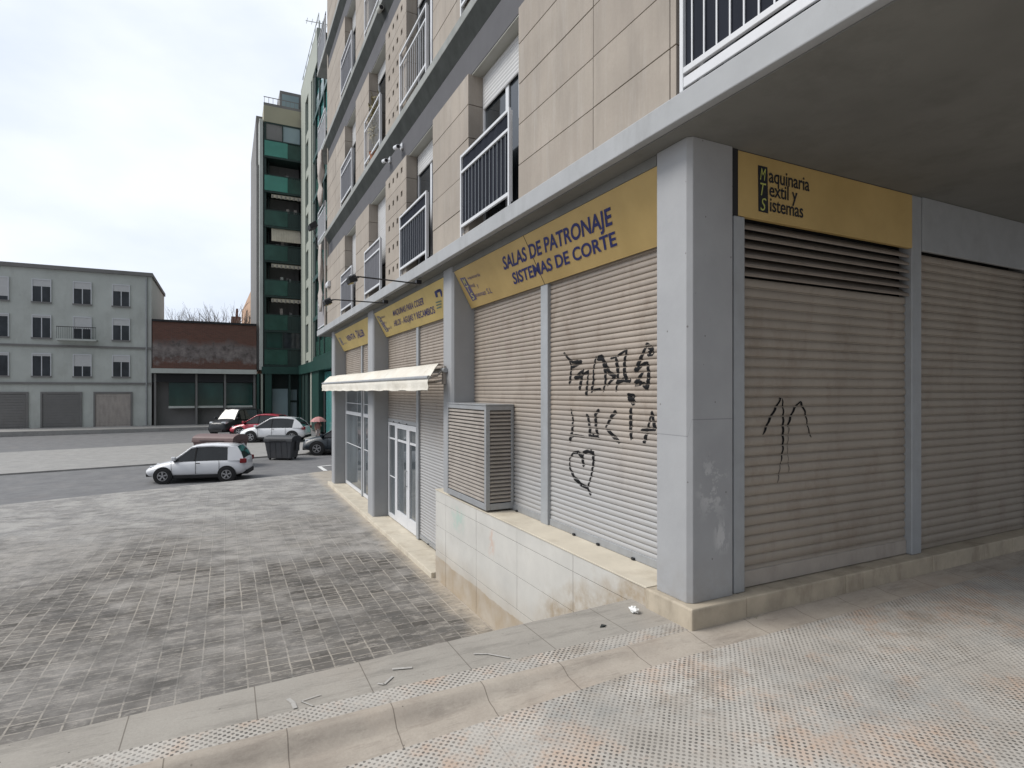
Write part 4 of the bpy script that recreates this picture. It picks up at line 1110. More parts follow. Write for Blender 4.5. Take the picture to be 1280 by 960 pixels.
m = MB(); m.box(bx0 + .12, bx1 - .01, by0 + .12, by1 - .06, bz0 + .03, bz1 - .03); m.build('fan_unit', M['dark'], vb)
nl = 24; pz = (bz1 - fw - bz0 - 0.085) / nl
m = MB()
for i in range(nl):
    z = bz0 + 0.08 + (i + 0.2) * pz
    m.prismY([(bx0 + .006, z), (bx0 + .006, z + .019), (bx0 + .052, z + .044), (bx0 + .052, z + .040)], by0 + fw, by1 - fw)
m.build('side_louvre', M['louver'], vb)
m = MB()
for i in range(nl):
    z = bz0 + 0.08 + (i + 0.2) * pz
    m.prismX([(by0 + .006, z), (by0 + .006, z + .019), (by0 + .052, z + .044), (by0 + .052, z + .040)], bx0 + fw, bx1 - .036)
m.build('front_louvre', M['louver'], vb)

# ------------------------------------------------------------------ rolled cream awning
aw = thing('awning', 'cream canvas awning half rolled out over the glazed door and shop window', 'awning', (2.72, 12.6, 0.2))
ya, yb_ = 7.86, 17.45
m = MB(); N = 70; cols = []
for i in range(N + 1):
    u = i / N; y = ya + (yb_ - ya) * u
    sag = 0.012 * math.sin(u * 9) + 0.006 * math.sin(u * 31 + 1)
    fold = 0.012 * math.sin(u * 47) + 0.008 * random.random() + (0.02 * math.sin(u * 120) if u < 0.25 else 0)
    yo = y - 0.20 if i == 0 else y - 0.20 * (1 - u)
    zt = 0.315 + 0.035 * u + sag * 0.4
    prof = [(2.79, y, zt + 0.07), (2.73, y, zt + 0.08), (2.64, (y + yo) / 2, zt + 0.0 + sag * .5), (2.55, yo, 0.215 + sag + .03 * u), (2.515, yo, 0.175 + sag + .03 * u),
            (2.50, yo, 0.12), (2.515 + fold * .4, yo, 0.06), (2.50 + fold, yo, 0.012 + 0.006 * math.sin(u * 60))]
    cols.append([Vector(p) for p in prof])
np_ = len(cols[0])
vs = [p for c in cols for p in c] + [p + Vector((0.006, 0, -0.006)) for c in cols for p in c]
o2 = len(cols) * np_
fs = [(i * np_ + j, (i + 1) * np_ + j, (i + 1) * np_ + j + 1, i * np_ + j + 1) for i in range(N) for j in range(np_ - 1)]
fs += [(o2 + a, o2 + b, o2 + c, o2 + d) for a, b, c, d in fs]
m.add(vs, fs); m.build('canvas', M['awning'], aw, smooth=True)
m = MB(); m.tube([(2.525, ya - .19, 0.19), (2.525, yb_, 0.22)], 0.03, 10); m.tube([(2.80, ya - .12, 0.30), (2.80, yb_, 0.33)], 0.035, 10); m.build('roller_bar', M['steel'], aw)
for yy in (7.86, 12.6, 17.35):
    m = MB(); m.tube([(2.83, yy, 0.17), (2.70, yy + .05, 0.13), (2.66, yy + .35, 0.12)], 0.018, 8); m.tube([(2.66, yy + .35, 0.12), (2.54, yy - .1, 0.17)], 0.016, 8)
    m.tube([(2.80, yy, .31), (2.70, yy - .03, 0.22), (2.56, yy - .15, 0.19)], 0.014, 6)
    m.box(2.79, 2.829, yy - .06, yy + .03, 0.10, 0.36); m.build('arm', M['louver'], aw, bevel=0.003)

# ------------------------------------------------------------------ floodlights on arms, cameras, small wall things
def flood(base_px, end_px, label, bx=2.66):
    b = onX(bx, *base_px); e = onY(b.y, *end_px)
    t = thing('floodlight', label, 'lamp', b, 'floodlights on arms over the shop signs')
    m = MB(); m.tube([b + Vector((0.04, 0, -0.02)), e], 0.011, 8); m.box(b.x - .03, b.x + .05, b.y - .05, b.y + .05, b.z - .03, b.z + .03); m.build('arm', M['black'], t)
    m = MB(); e2 = e + Vector((-0.1, 0, -0.03))
    m.prismY([(e2.x - .09, e2.z - .02), (e2.x - .06, e2.z - .085), (e2.x + .05, e2.z - .045), (e2.x + .02, e2.z + .03)], e2.y - .11, e2.y + .11)
    for i in range(5): m.prismY([(e2.x - .085 + i * .022, e2.z - .02 + i * .010), (e2.x - .075 + i * .022, e2.z + .02 + i * .010), (e2.x - .068 + i * .022, e2.z + .02 + i * .010), (e2.x - .070 + i * .022, e2.z - .015 + i * .010)], e2.y - .08, e2.y + .08)
    m.build('lamp_head', M['black'], t, bevel=0.008)
    m = MB(); m.prismY([(e2.x - .058, e2.z - .089), (e2.x + .048, e2.z - .050), (e2.x + .047, e2.z - .053), (e2.x - .059, e2.z - .092)], e2.y - .10, e2.y + .10); m.build('lens', M['glass'], t)
    m = MB(); m.tube([e, e + Vector((-.06, -.11, -.02)), e + Vector((-.1, -.11, -.05))], .009, 6); m.tube([e, e + Vector((-.06, .11, -.02)), e + Vector((-.1, .11, -.05))], .009, 6)
    m.build('bracket', M['black'], t)
flood((522, 353), (450, 346), 'nearer black floodlight on a long thin arm, before a grey balcony screen')
flood((481, 377.5), (418, 374.5), 'black floodlight on a thin arm near the far end above the farthest sign')
t = thing('floodlight', 'black floodlight high on the far corner, in front of the green building', 'lamp', (2.62, 19.2, 4.4))
b = onD(16.5, 391, 281); m = MB(); m.prismY([(b.x - .13, b.z - .05), (b.x - .08, b.z - .16), (b.x + .12, b.z - .06), (b.x + .06, b.z + .1)], b.y - .2, b.y + .2); m.build('lamp_head', M['black'], t, bevel=.01)
m = MB(); m.tube([b, (2.64, 19.2, 4.55)], .018, 6); m.build('arm', M['black'], t)
def spot(px, py, label, mat, sx=1.0):
    p = onX(2.70, px, py)
    t = thing('security_camera', label, 'camera', p, 'small devices under the window bands')
    m = MB(); m.box(p.x - .01, p.x + .02, p.y - .05, p.y + .05, p.z - .05, p.z + .05); m.tube([p, p + Vector((-.06, 0, -.02))], .014, 8); m.build('mount', mat, t, bevel=.004)
    m = MB(); a = p + Vector((-.09, .09, -.01)); b_ = p + Vector((-.09, -.11, -.06)); m.tube([a, b_], .038 * sx, 12); m.build('housing', mat, t)
    m = MB(); m.tube([b_, b_ + (b_ - a).normalized() * 0.006], .028 * sx, 12); m.build('lens', M['dark'], t)
spot(502, 183, 'small white camera under the second floor slab, nearer of the pair', M['white'])
spot(487, 200, 'small white camera under the second floor slab, farther of the pair', M['white'])
spot(481, 11, 'whitish camera under the slab at the top edge', M['headboard'], 1.3)
p = onX(2.66, 411, 355)
t = thing('alarm_box', 'white alarm box on the stone near the far corner', 'alarm box', p)
m = MB(); m.prismY([(p.x - .07, p.z - .02), (p.x - .05, p.z - .09), (p.x + .02, p.z - .09), (p.x + .02, p.z + .07), (p.x - .05, p.z + .06)], p.y - .22, p.y + .22); m.build('case', M['white'], t, bevel=.01)
# cloths tied at the far corner
def cloth(z_top, z_bot, label, wid=.35, x=2.56, y=18.1):
    t = thing('hanging_cloth', label, 'cloth', (x, y, z_bot), 'cloths tied up at the far corner balconies')
    m = MB(); rings = []
    n = 14; h = 12
    for j in range(h + 1):
        u = j / h; z = z_top + (z_bot - z_top) * u
        rr = wid * (0.25 + 0.75 * math.sin(math.pi * min(1, .12 + u * 0.8)) ** 0.8) * (0.55 if abs(u - .62) < .05 else 1)
        for i in range(n):
            a = 2 * math.pi * i / n; r = rr * (1 + .22 * math.sin(3 * a + j * .6) + .1 * random.random())
            m.v.append(Vector((x + 0.22 * r * math.cos(a), y + r * math.sin(a) + .05 * math.sin(j), z)))
    m.f += [(j * n + i, j * n + (i + 1) % n, (j + 1) * n + (i + 1) % n, (j + 1) * n + i) for j in range(h) for i in range(n)]
    m.f += [tuple(range(n)), tuple(range(h * n, h * n + n))]
    m.build('fabric', M['linen'], t, smooth=True)
cloth(7.2, 5.6, 'upper beige cloth bundle hanging at the far corner balcony')
cloth(4.4, 2.4, 'lower beige cloth bundle hanging at the far corner above the white screen', .28)
# balcony plant on the second floor
def plant(base, h, label, spread=.28, dry=True):
    t = thing('balcony_plant', label, 'plant', base)
    m = MB(); m.lathe([(.08, 0), (.11, .16), (.12, .17), (.10, .175)], base, 14); m.build('pot', M['clay'], t)
    m = MB(); rnd = random.Random(3)
    for i in range(46):
        a = rnd.uniform(0, 6.28); r = spread * rnd.random(); z = h * rnd.uniform(.35, 1)
        c0 = Vector(base) + Vector((0, 0, .15)); tip = Vector(base) + Vector((r * math.cos(a) * .35 , r * math.sin(a) * 1.5, z))
        m.tube([c0, c0.lerp(tip, .5) + Vector((0, 0, .06)), tip], .004, 4)
        for q in range(5):
            cc = c0.lerp(tip, .5 + q * .12); d = Vector((rnd.uniform(-.4, .1), rnd.uniform(-1, 1), rnd.uniform(-.3, 1))).normalized() * .15; sd_ = d.orthogonal().normalized() * .02
            m.add([cc, cc + d * .5 + sd_, cc + d, cc + d * .5 - sd_], [(0, 1, 2, 3)])
    m.build('foliage', M['straw'], t)
plant((2.72, 11.75, Z1 + FH + .005), 1.35, 'straw coloured dry plant behind the second floor railing')

# ------------------------------------------------------------------ litter on the pavement
p = Vector(onPlane(Vector((0, 0, -1.6)), Vector((0, 0, 1)), 792, 766))
m = MB(); rnd = random.Random(5); nlat, nlon = 7, 10
for j in range(nlat + 1):
    th_ = math.pi * j / nlat
    for i in range(nlon):
        a = 2 * math.pi * i / nlon; r = .026 * (1 + rnd.uniform(-.3, .3))
        m.v.append(Vector((p.x + 1.1 * r * math.sin(th_) * math.cos(a), p.y + 1.5 * r * math.sin(th_) * math.sin(a), -1.576 + r * .85 * math.cos(th_))))
m.f += [(j * nlon + i, j * nlon + (i + 1) % nlon, (j + 1) * nlon + (i + 1) % nlon, (j + 1) * nlon + i) for j in range(nlat) for i in range(nlon)]
tag(m.build('crumpled_paper', M['paper']), 'crumpled white paper lying on the grey border slab near the corner', 'litter')
p = Vector(onPlane(Vector((0, 0, -1.6)), Vector((0, 0, 1)), 753, 783))
m = MB(); m.add([p + Vector((-.03, -.012, .004)), p + Vector((0, -.02, .010)), p + Vector((.035, 0, .004)), p + Vector((.0, .012, .012))], [(0, 1, 2, 3)])
m.add([p + Vector((-.03, -.012, .001)), p + Vector((0, -.02, .001)), p + Vector((.035, 0, .001)), p + Vector((.0, .012, .001))], [(0, 1, 2, 3)])
tag(m.build('dry_leaf', M['haunch']), 'small dark dry leaf on the grey border slab', 'leaf')
# weed at the foot of the plinth
wb = Vector((3.36, 2.895, zn(3.4)))
t = thing('weed', 'small green weed at the foot of the plinth joint', 'plant', wb)
m = MB(); rnd = random.Random(9)
for i in range(30):
    a = rnd.uniform(math.pi, 2 * math.pi); r = rnd.uniform(.01, .06); c0 = wb + Vector((rnd.uniform(-.08, .08), 0, 0)); tip = c0 + Vector((r * math.cos(a), r * math.sin(a) * .6, rnd.uniform(.005, .03)))
    sdv = (tip - c0).orthogonal().normalized() * .005; mid_ = c0.lerp(tip, .5)
    m.add([c0, mid_ + sdv, tip, mid_ - sdv], [(0, 1, 2, 3)])
m.build('leaves', M['leaf'], t)

# ------------------------------------------------------------------ green apartment block across the street
GY = 56.0
def gx(px): return onY(GY, px).x
def gz(px, py): return onY(GY, px, py).z
gb = thing('green_building', 'tall dark green and pale stone apartment block with turquoise balconies', 'building', (6, 56, -3.0))
xa, xe, xw_ = gx(321), gx(331), 6.2
ztop = 25.6
m = MB(); m.box(xa + .02, xw_, GY + 1.8, GY + 14, 2.4, ztop - .3); m.build('rear_volume', M['greyrender'], gb)
# pale narrow side pier on the left, stepping with the balconies
m = MB(); m.box(xa, xa + 0.22, GY + .6, GY + 14, 1.9, ztop - 5.2); m.build('side_wall', M['greyrender'], gb)
m = MB(); m.box(xa + .22, xe - 0.12, GY + .15, GY + 2, 1.9, ztop - 1.2); m.build('corner_pier', M['gpale'], gb, bevel=.03)
m = MB(); m.box(xe - .1, xw_ + .02, GY - .05, GY + 2, 24.15, ztop); m.build('parapet', M['gbeige'], gb)
m = MB(); m.box(xe - .1, xw_, GY - .02, GY + .05, ztop + .002, ztop + .25)
for i in range(9): m.box(xe - .05 + i * .36, xe - .02 + i * .36, GY, GY + .05, ztop + .25, ztop + .75)
m.box(xe - .1, xw_, GY, GY + .05, ztop + .75, ztop + .8); m.build('roof_railing', M['greyrender'], gb)
m = MB(); m.box(gx(351), xw_ + .4, GY + 1.0, GY + 6, ztop - .2, ztop + 2.1); pent = m.build('penthouse', M['greyrender'], gb)
m = MB(); m.box(gx(353.5), gx(375), GY + .96, GY + 1.0, ztop + .5, ztop + 1.8); m.build('pane', M['paleglass'], pent)
floors = [21.1, 18.0, 14.87, 11.75, 8.62, 5.5, 2.4]
rnd = random.Random(11)
for i, zb in enumerate(floors):
    lt = M['gpanel_lt'] if i < 2 else M['gpanel']
    xm = xe + (xw_ - xe) * 0.62
    m = MB(); m.box(xe - .05, xw_, GY - .1, GY + 1.8, zb - .18, zb - .02); sl_ = m.build('balcony_slab', M['gdark'], gb)
    m = MB(); m.box(xe - .03, xm, GY - .12, GY - .06, zb, zb + 1.35); m.build('balcony_panel', lt, sl_)
    m = MB()
    x = xm + .05
    while x < xw_ - .05: m.box(x, x + .07, GY - .1, GY - .05, zb, zb + 1.35); x += .2
    m.box(xm, xw_, GY - .07, GY - .04, zb + .0, zb + 1.3)
    m.build('balcony_slat', M['gdark'] if i > 1 else M['gpanel'], sl_)
    m = MB(); m.box(xe - .06, xw_, GY - .14, GY - .04, zb + 1.36, zb + 1.43); m.build('handrail', M['gdark'], sl_)
    m = MB(); m.box(xe - .05, xe + .12, GY, GY + 1.6, zb - .02, zb + 3.0); m.box(xe + .3, xe + .42, GY + 1.0, GY + 1.5, zb - .02, zb + 2.9); m.build('balcony_post', M['gdark'], gb)
    # window wall at the back of the loggia, or glazed-in front
    front = i in (0, 6)
    yw = GY - .03 if front else GY + 1.75
    zlo = zb + 1.43 if i == 0 else (zb + 1.0 if i == 6 else zb)
    m = MB(); xs_ = [xe, xe + 1.45, xw_ - .1] if front else [xe + .5, xe + 1.3, xe + 2.0, xe + 2.6]
    for x in xs_: m.box(x, x + .08, yw, yw + .05, zlo, zb + 3.0)
    m.box(xe, xw_, yw + .001, yw + .049, zb + 2.92, zb + 3.05); m.box(xe, xw_, yw + .001, yw + .049, zb + (1.43 if front else .9), zb + (1.5 if front else .96))
    fr = m.build('window', M['gdark'] if front else M['greyrender'], gb)
    m = MB(); m.box(xe, xe + 1.46, yw + .06, yw + .08, zlo, zb + 2.95); m.build('pane', M['greyrender'] if i == 0 else M['gglass'], fr)
    m = MB(); m.box(xe + 1.5, xw_ - .1, yw + .06, yw + .08, zlo, zb + 2.95); m.build('pane', M['paleglass'] if i == 0 else M['glass'], fr)
    if i in (2, 4, 5):
        m = MB(); x = xe + .55; k_ = 0
        while x < xw_ - .12:
            m.prismX([(GY + .2, zb + 2.95), (GY - .1, zb + 2.78), (GY - .1, zb + 2.5 + .05 * (k_ % 2)), (GY - .08, zb + 2.5 + .05 * (k_ % 2)), (GY - .08, zb + 2.77), (GY + .2, zb + 2.93)], x, x + .17); x += .18; k_ += 1
        fa = m.build('folded_awning', M['awnstripe'], gb)
        m = MB(); x = xe + .60
        while x < xw_ - .2: m.box(x, x + .10, GY - .115, GY - .103, zb + 2.52, zb + 2.76); x += .36
        m.build('awning_stripe', M['greyrender'], fa)
    if i == 3:
        m = MB(); x = xe + .55; k_ = 0
        while x < xw_ - .12:
            m.prismX([(GY + .1, zb + 2.98), (GY - .3 - .03 * (k_ % 2), zb + 1.75), (GY - .28 - .03 * (k_ % 2), zb + 1.7), (GY + .12, zb + 2.94)], x, x + .2); x += .205; k_ += 1
        m.build('dropped_awning', M['awnstripe'], gb)
    for _ in range(3):
        m = MB(); x = xe + rnd.uniform(.5, 2.6); h = rnd.uniform(.4, 1.0); m.box(x, x + .25, GY + .7, GY + 1.0, zb - .02, zb + 1.1 + h)
        m.build('balcony_cabinet', rnd.choice([M['gpale'], M['greyrender'], M['linen']]), sl_)
m = MB(); m.box(xe - .25, xw_ + .1, GY - .2, GY + .4, 1.55, 2.2); m.build('ground_band', M['gcol'], gb)
# ground floor
gzb = -3.0
m = MB(); m.box(xa, xw_, GY + 1.5, GY + 1.6, gzb, 1.6); m.build('ground_wall', M['gdark'], gb)
for x0, x1, mt in ((321, 324, 'gcol'), (326, 328.5, 'gstone'), (331, 339.5, 'gcol'), (361, 363, 'gdark'), (374, 377, 'gcol')):
    m = MB(); m.box(gx(x0), gx(x1), GY - .1, GY + .6, gzb, 1.56); m.build('column', M[mt], gb)
m = MB(); m.box(gx(341), gx(360.5), GY + .6, GY + .64, gzb, gz(350, 486)); m.build('shop_pane', M['paleglass'], gb)
m = MB(); m.box(gx(363), gx(372), GY + .6, GY + .64, gz(367, 502.5), gz(367, 487)); m.build('shop_pane', M['paleglass'], gb)
m = MB(); m.box(gx(362.5), gx(372.5), GY + .5, GY + .6, gz(367, 502.5), gz(367, 500.5)); m.box(gx(362.5), gx(363.4), GY + .5, GY + .6, gzb, gz(367, 502.5)); m.box(gx(371.6), gx(372.5), GY + .5, GY + .6, gzb, gz(367, 502.5)); dr = m.build('door', M['gdark'], gb)
m = MB(); m.box(gx(363.4), gx(371.6), GY + .6, GY + .63, gzb, gz(367, 503)); m.build('pane', M['paleglass'], dr)
# wing coming towards the camera: face at X = 6.2
WX = 6.2
def wy(px): return onX(WX, px).y
def wz(px, py): return onX(WX, px, py).z
zw = 27.3
ye_ = wy(420)
yt_ = wy(396.5); zlo_ = 23.0
m = MB(); m.box(WX + .3, WX + 14, yt_, GY + 12, 1.6, zw); m.box(WX + .3, WX + 14, ye_, yt_ - .02, 1.6, zlo_); m.build('wing_wall', M['gdark'], gb)
m = MB(); m.box(WX - .02, WX + .3, yt_, GY - .15, 24.9, zw); m.box(WX - .03, WX + .3, yt_, GY - .15, zw + .001, zw + .2); m.build('wing_parapet', M['gstone'], gb)
m = MB()
for i in range(6): m.box(WX + .1, WX + .14, yt_ + i * 1.9, yt_ + i * 1.9 + .04, zw + .2, zw + 1.3)
m.box(WX + .1, WX + .14, yt_, GY, zw + 1.3, zw + 1.35); m.build('roof_railing', M['gpale'], gb)
for (a, b, mt) in ((377, 382.3, 'gstone'), (386.2, 389.6, 'gstone')):
    m = MB(); m.box(WX - .05, WX + .3, wy(b), wy(a), 1.9, 24.9); m.build('wing_pier', M[mt], gb)
m = MB(); m.box(WX + .15, WX + .2, wy(386.2), wy(382.3), 1.9, 24.9); m.build('stair_glazing', M['gglass'], gb)
m = MB()
for zb in floors: m.box(WX + .02, WX + .3, wy(386.2), wy(382.3), zb + .2, zb + .9)
m.build('spandrel', M['gstone'], gb)
m = MB(); m.box(WX + .15, WX + .2, yt_, wy(389.6), 1.9, 24.9); m.box(WX + .15, WX + .2, ye_, yt_ - .02, 1.9, zlo_); wg = m.build('curtain_wall', M['gglass'], gb)
for zb in floors:
    m = MB(); m.box(WX - .02, WX + .15, ye_, wy(391.5), zb - .05, zb + .25); m.build('transom', M['gcol'], wg)
    m = MB(); m.box(WX + .05, WX + .14, ye_ + .3, wy(394), zb + .27, zb + 1.35); m.build('spandrel', M['gpanel'], wg)
for px in (391, 394, 399, 405):
    m = MB(); y = wy(px); m.box(WX - .01, WX + .16, y - .12, y + .12, 1.9, 24.9 if y > yt_ else zlo_); m.build('mullion', M['gdark'] if px != 391 else M['gstone'], wg)
m = MB(); m.box(WX + .12, WX + .146, ye_, wy(395), 18.9, zlo_); m.build('upper_glazing', M['tealglass'], wg)  # brighter pane over the green glass, sky reflection painted in
m = MB(); m.box(WX - .25, WX + .3, ye_, GY - .25, 1.5, 2.3); m.build('ground_band', M['gcol'], gb)
m = MB(); m.box(WX + .6, WX + .7, ye_, GY, gzb, 1.5); m.build('ground_wall', M['gdark'], gb)
for (a, b, mt) in ((379, 381.5, 'gdark'), (383, 386, 'gdark'), (389.5, 391, 'gstone'), (391.5, 400, 'gcol')):
    m = MB(); m.box(WX - .1, WX + .5, wy(b), wy(a), gzb, 1.5); m.build('column', M[mt], gb)
for (a, b) in ((386.3, 389.3), (381.8, 383)):
    m = MB(); m.box(WX + .3, WX + .34, wy(b), wy(a), gzb, 1.0); m.build('shop_pane', M['paleglass'], gb)
m = MB(); m.box(WX + .30, WX + .34, wy(413), wy(400.5), .35, 1.4); m.build('shop_pane', M['tealglass'], gb)
m = MB(); m.box(WX + .2, WX + .3, wy(414), wy(401), 0.15, .35); m.box(WX + .2, WX + .3, wy(402.3), wy(401), gzb, .15); dr = m.build('door', M['dark'], gb)
m = MB(); m.box(WX + .3, WX + .34, wy(414), wy(402.3), gzb, .15); m.build('pane', M['tealglass'], dr)
# antenna on the wing
t = thing('antenna', 'thin white television aerial on the roof of the green block', 'antenna', (WX + .8, 50, zw + .2))
m = MB(); m.tube([(WX + .8, 50, zw + .2), (WX + .8, 50, zw + 3.5)], .05, 6); m.build('mast', M['gpale'], t)
m = MB(); m.tube([(WX - .3, 50, zw + 3.2), (WX + 2.0, 50, zw + 3.4)], .03, 5)
for i in range(6): m.tube([(WX - .2 + i * .4, 49.6, zw + 3.22 + i * .03), (WX - .2 + i * .4, 50.4, zw + 3.22 + i * .03)], .02, 4)
m.build('elements', M['gpale'], t)

# ------------------------------------------------------------------ brick building and others left of the green block
def lx(px): return gx(px)
bb = thing('brick_building', 'low red brick building with patched render band and a closed grey shopfront', 'building', (-6, 56, -3))
xl = gx(190)
m = MB(); m.box(xl, xa - .02, GY + .3, GY + 9, gz(300, 464), gz(300, 406)); m.build('wall', M['brick'], bb)
m = MB(); m.box(xl - .1, xa - .02, GY - .1, GY + .3, gz(300, 467.5), gz(300, 462)); m.build('cornice', M['gpale'], bb)
m = MB(); m.box(xl - .05, xa - .02, GY + .2, GY + 9.1, gz(300, 406) + .002, gz(300, 403.5)); m.build('roof_edge', M['dark'], bb)
m = MB(); m.box(xl, xa - .02, GY + 1.2, GY + 9, -3, gz(300, 464) - .01); m.build('ground_wall', M['greyrender'], bb)
m = MB(); m.box(xl, xa - .02, GY + .4, GY + .6, gz(300, 478), gz(300, 468)); m.build('shop_fascia', M['dark'], bb)
for a, b in ((282, 316), (246, 279), (210, 243)):
    m = MB(); m.box(gx(a), gx(b), GY + .7, GY + .8, gz(300, 507), gz(300, 478.5)); wn_ = m.build('shop_window', M['gglass'], bb)
    m = MB(); m.box(gx(a), gx(b), GY + .5, GY + .7, gz(300, 509.5), gz(300, 507)); m.build('sill', M['gpale'], wn_)
for a in (317, 280, 244, 192):
    m = MB(); m.box(gx(a), gx(a + 2.6), GY + .35, GY + 1.1, -3, gz(300, 468)); m.build('column', M['greyrender'], bb)
ob_ = thing('salmon_building', 'tall salmon rendered building end rising behind the brick building', 'building', (xa, 75, -3))
# its street face runs away from the camera; its roof line steps down
m = MB()
def op(px, py, X): return onX(X, px, py)
Xo = 2.62
y1 = 68.0
kx = (321 - 640) / F; 
x_r = onY(y1, 322.5).x; x_l = onY(y1 + 28, 302).x
zr1 = onY(y1, 322, 343).z; zr2 = onY(y1 + 28, 302, 390).z
P = [(x_r, y1), (x_l, y1 + 28), (x_l + 16, y1 + 28), (x_r + 16, y1)]
vs = [(x, y, -3) for x, y in P] + [(x_r, y1, zr1), (x_l, y1 + 28, zr2), (x_l + 16, y1 + 28, zr2), (x_r + 16, y1, zr1)]
m.add(vs, [(0, 1, 2, 3), (4, 5, 6, 7), (0, 1, 5, 4), (1, 2, 6, 5), (2, 3, 7, 6), (3, 0, 4, 7)]); m.build('wall', M['orange'], ob_)
for (px, py0, py1) in ((314.2, 378, 390), (309, 388, 402), (311.8, 396, 404)):
    u = (322.5 - px) / (322.5 - 302); y = y1 + 28 * (u * .75); x = x_r + (x_l - x_r) * (u * .75)
    # place the opening on the wall where the sight line meets it
    a = Vector((x_r, y1, 0)); dvec = Vector((x_l - x_r, 28, 0)); nrm = Vector((-dvec.y, dvec.x, 0)).normalized()
    pt = onPlane(a, nrm, px, py0); pb = onPlane(a, nrm, px, py1); tdir = dvec.normalized()
    m = MB(); nn = nrm * .05
    m.add([pb - tdir * .5 + nn, pb + tdir * .5 + nn, pt + tdir * .5 + nn, pt - tdir * .5 + nn, pb - tdir * .5 - nn, pb + tdir * .5 - nn, pt + tdir * .5 - nn, pt - tdir * .5 - nn], [(0, 1, 2, 3), (4, 5, 6, 7), (0, 1, 5, 4), (1, 2, 6, 5), (2, 3, 7, 6), (3, 0, 4, 7)])
    m.build('window', M['gdark'], ob_)
rb = thing('far_brick_house', 'distant red brick house top seen over the brick building', 'building', (-2, 85, -3))
v0, v1 = onY(85, 289, 399), onY(85, 301, 396)
m = MB(); m.box(v0.x, v1.x, 85, 92, -3, v1.z); m.build('wall', M['brick'], rb)
m = MB(); m.box(v0.x + .6, v1.x - .3, 86, 90, v1.z, v1.z + 1.2); m.build('roof_block', M['brick'], rb)
def bare_tree(base, h, label, seed, spread=.55):
    t = thing('bare_tree', label, 'tree', base, 'bare trees behind the low brick building')
    rnd = random.Random(seed); m = MB(); tw = MB(); base = Vector(base)
    top_ = base + Vector((.1, 0, h * .45)); m.tube([base, base.lerp(top_, .5) + Vector((.08, 0, 0)), top_], .16, 7, .10)
    def grow(p, d, L_, r, lev):
        q = p + d * L_ * .5 + Vector((rnd.uniform(-.06, .06), rnd.uniform(-.06, .06), 0)) * L_; e = p + d * L_ + Vector((0, 0, .05 * L_))
        (m if lev < 1 else tw).tube([p, q, e], r, 5 if lev < 2 else 3, r * .6)
        if lev < 4:
            for _ in range(3 if lev < 3 else 2):
                nd = (d + Vector((rnd.uniform(-1, 1), rnd.uniform(-1, 1), rnd.uniform(-.1, .7))) * spread).normalized()
                grow(p + (e - p) * rnd.uniform(.55, 1), nd, L_ * rnd.uniform(.6, .78), r * .6, lev + 1)
    for _ in range(4): grow(top_, Vector((rnd.uniform(-.6, .6), rnd.uniform(-.6, .6), 1)).normalized(), h * .22, .08, 0)
    m.build('trunk', M['twig'], t); tw.build('crown', M['twig'], t)
for i, (px, Y, h_) in enumerate(((284, 72, 13.2), (262, 74, 12.2), (226, 71, 12.6))):
    v = onY(Y, px); bare_tree((v.x, Y, -3.0), h_, ['bare tree top just left of the salmon building', 'bare tree behind the middle of the brick building roof', 'bare tree behind the left end of the brick building roof'][i], 20 + i)
# further row to the left of the photograph's edge
t = thing('render_block', 'plain grey rendered block at the left end of the street', 'building', (-15, 58, -3))
xq0, xq1 = gx(-40), gx(188)
m = MB(); m.box(xq0, xq1, GY + .8, GY + 12, -3, 9.6); m.build('wall', M['gpale'], t)
m = MB(); m.box(xq0, xq1 + .1, GY + .6, GY + 12.1, 9.602, 9.9); m.build('cornice', M['greyrender'], t)
for fz in (1.2, 4.2, 7.0):
    x = xq0 + 1.0
    while x < xq1 - 1.6:
        m = MB(); m.box(x - .06, x, GY + .70, GY + .8, fz, fz + 1.7); m.box(x + 1.1, x + 1.16, GY + .70, GY + .8, fz, fz + 1.7); m.box(x - .06, x + 1.16, GY + .70, GY + .8, fz + 1.7, fz + 1.78); m.box(x + .52, x + .58, GY + .74, GY + .79, fz, fz + 1.7); f_ = m.build('window', M['white'], t)
        m = MB(); m.box(x, x + 1.1, GY + .76, GY + .82, fz, fz + 1.7); m.build('pane', M['glass'], f_)
        hs = random.choice([0.15, .5, .9, 1.4]); m = MB(); m.box(x + .005, x + 1.095, GY + .735, GY + .758, fz + 1.7 - hs, fz + 1.7); m.build('blind', M['shutterwhite'], f_)
        m = MB(); m.box(x - .1, x + 1.2, GY + .66, GY + .72, fz - .12, fz); m.build('sill', M['greyrender'], f_)
        x += 2.6
x = xq0 + .8
while x < xq1 - 3:
    m = MB(); m.box(x, x + 2.4, GY + .77, GY + .8, -3, -.2)
    for j in range(13): m.box(x + .02, x + 2.38, GY + .74, GY + .77, -2.95 + j * .21, -2.80 + j * .21)
    gd = m.build('garage_door', [M['greyrender'], M['gpale'], M['linen'], M['greyrender']][int(x * 7) % 4], t)
    m = MB(); m.box(x - .12, x, GY + .70, GY + .8, -3, -.05); m.box(x + 2.4, x + 2.52, GY + .70, GY + .8, -3, -.05); m.box(x, x + 2.4, GY + .70, GY + .8, -.2, -.05); m.build('frame', M['greyrender'], gd); x += 3.4
for zz in (.55, 3.5):
    m = MB(); m.box(xq0, xq1 + .05, GY + .68, GY + .8, zz, zz + .16); m.build('string_course', M['greyrender'], t)
m = MB(); m.tube([(xq1 - .35, GY + .72, -3), (xq1 - .35, GY + .72, 9.5)], .06, 8); m.build('drain_pipe', M['steel'], t)
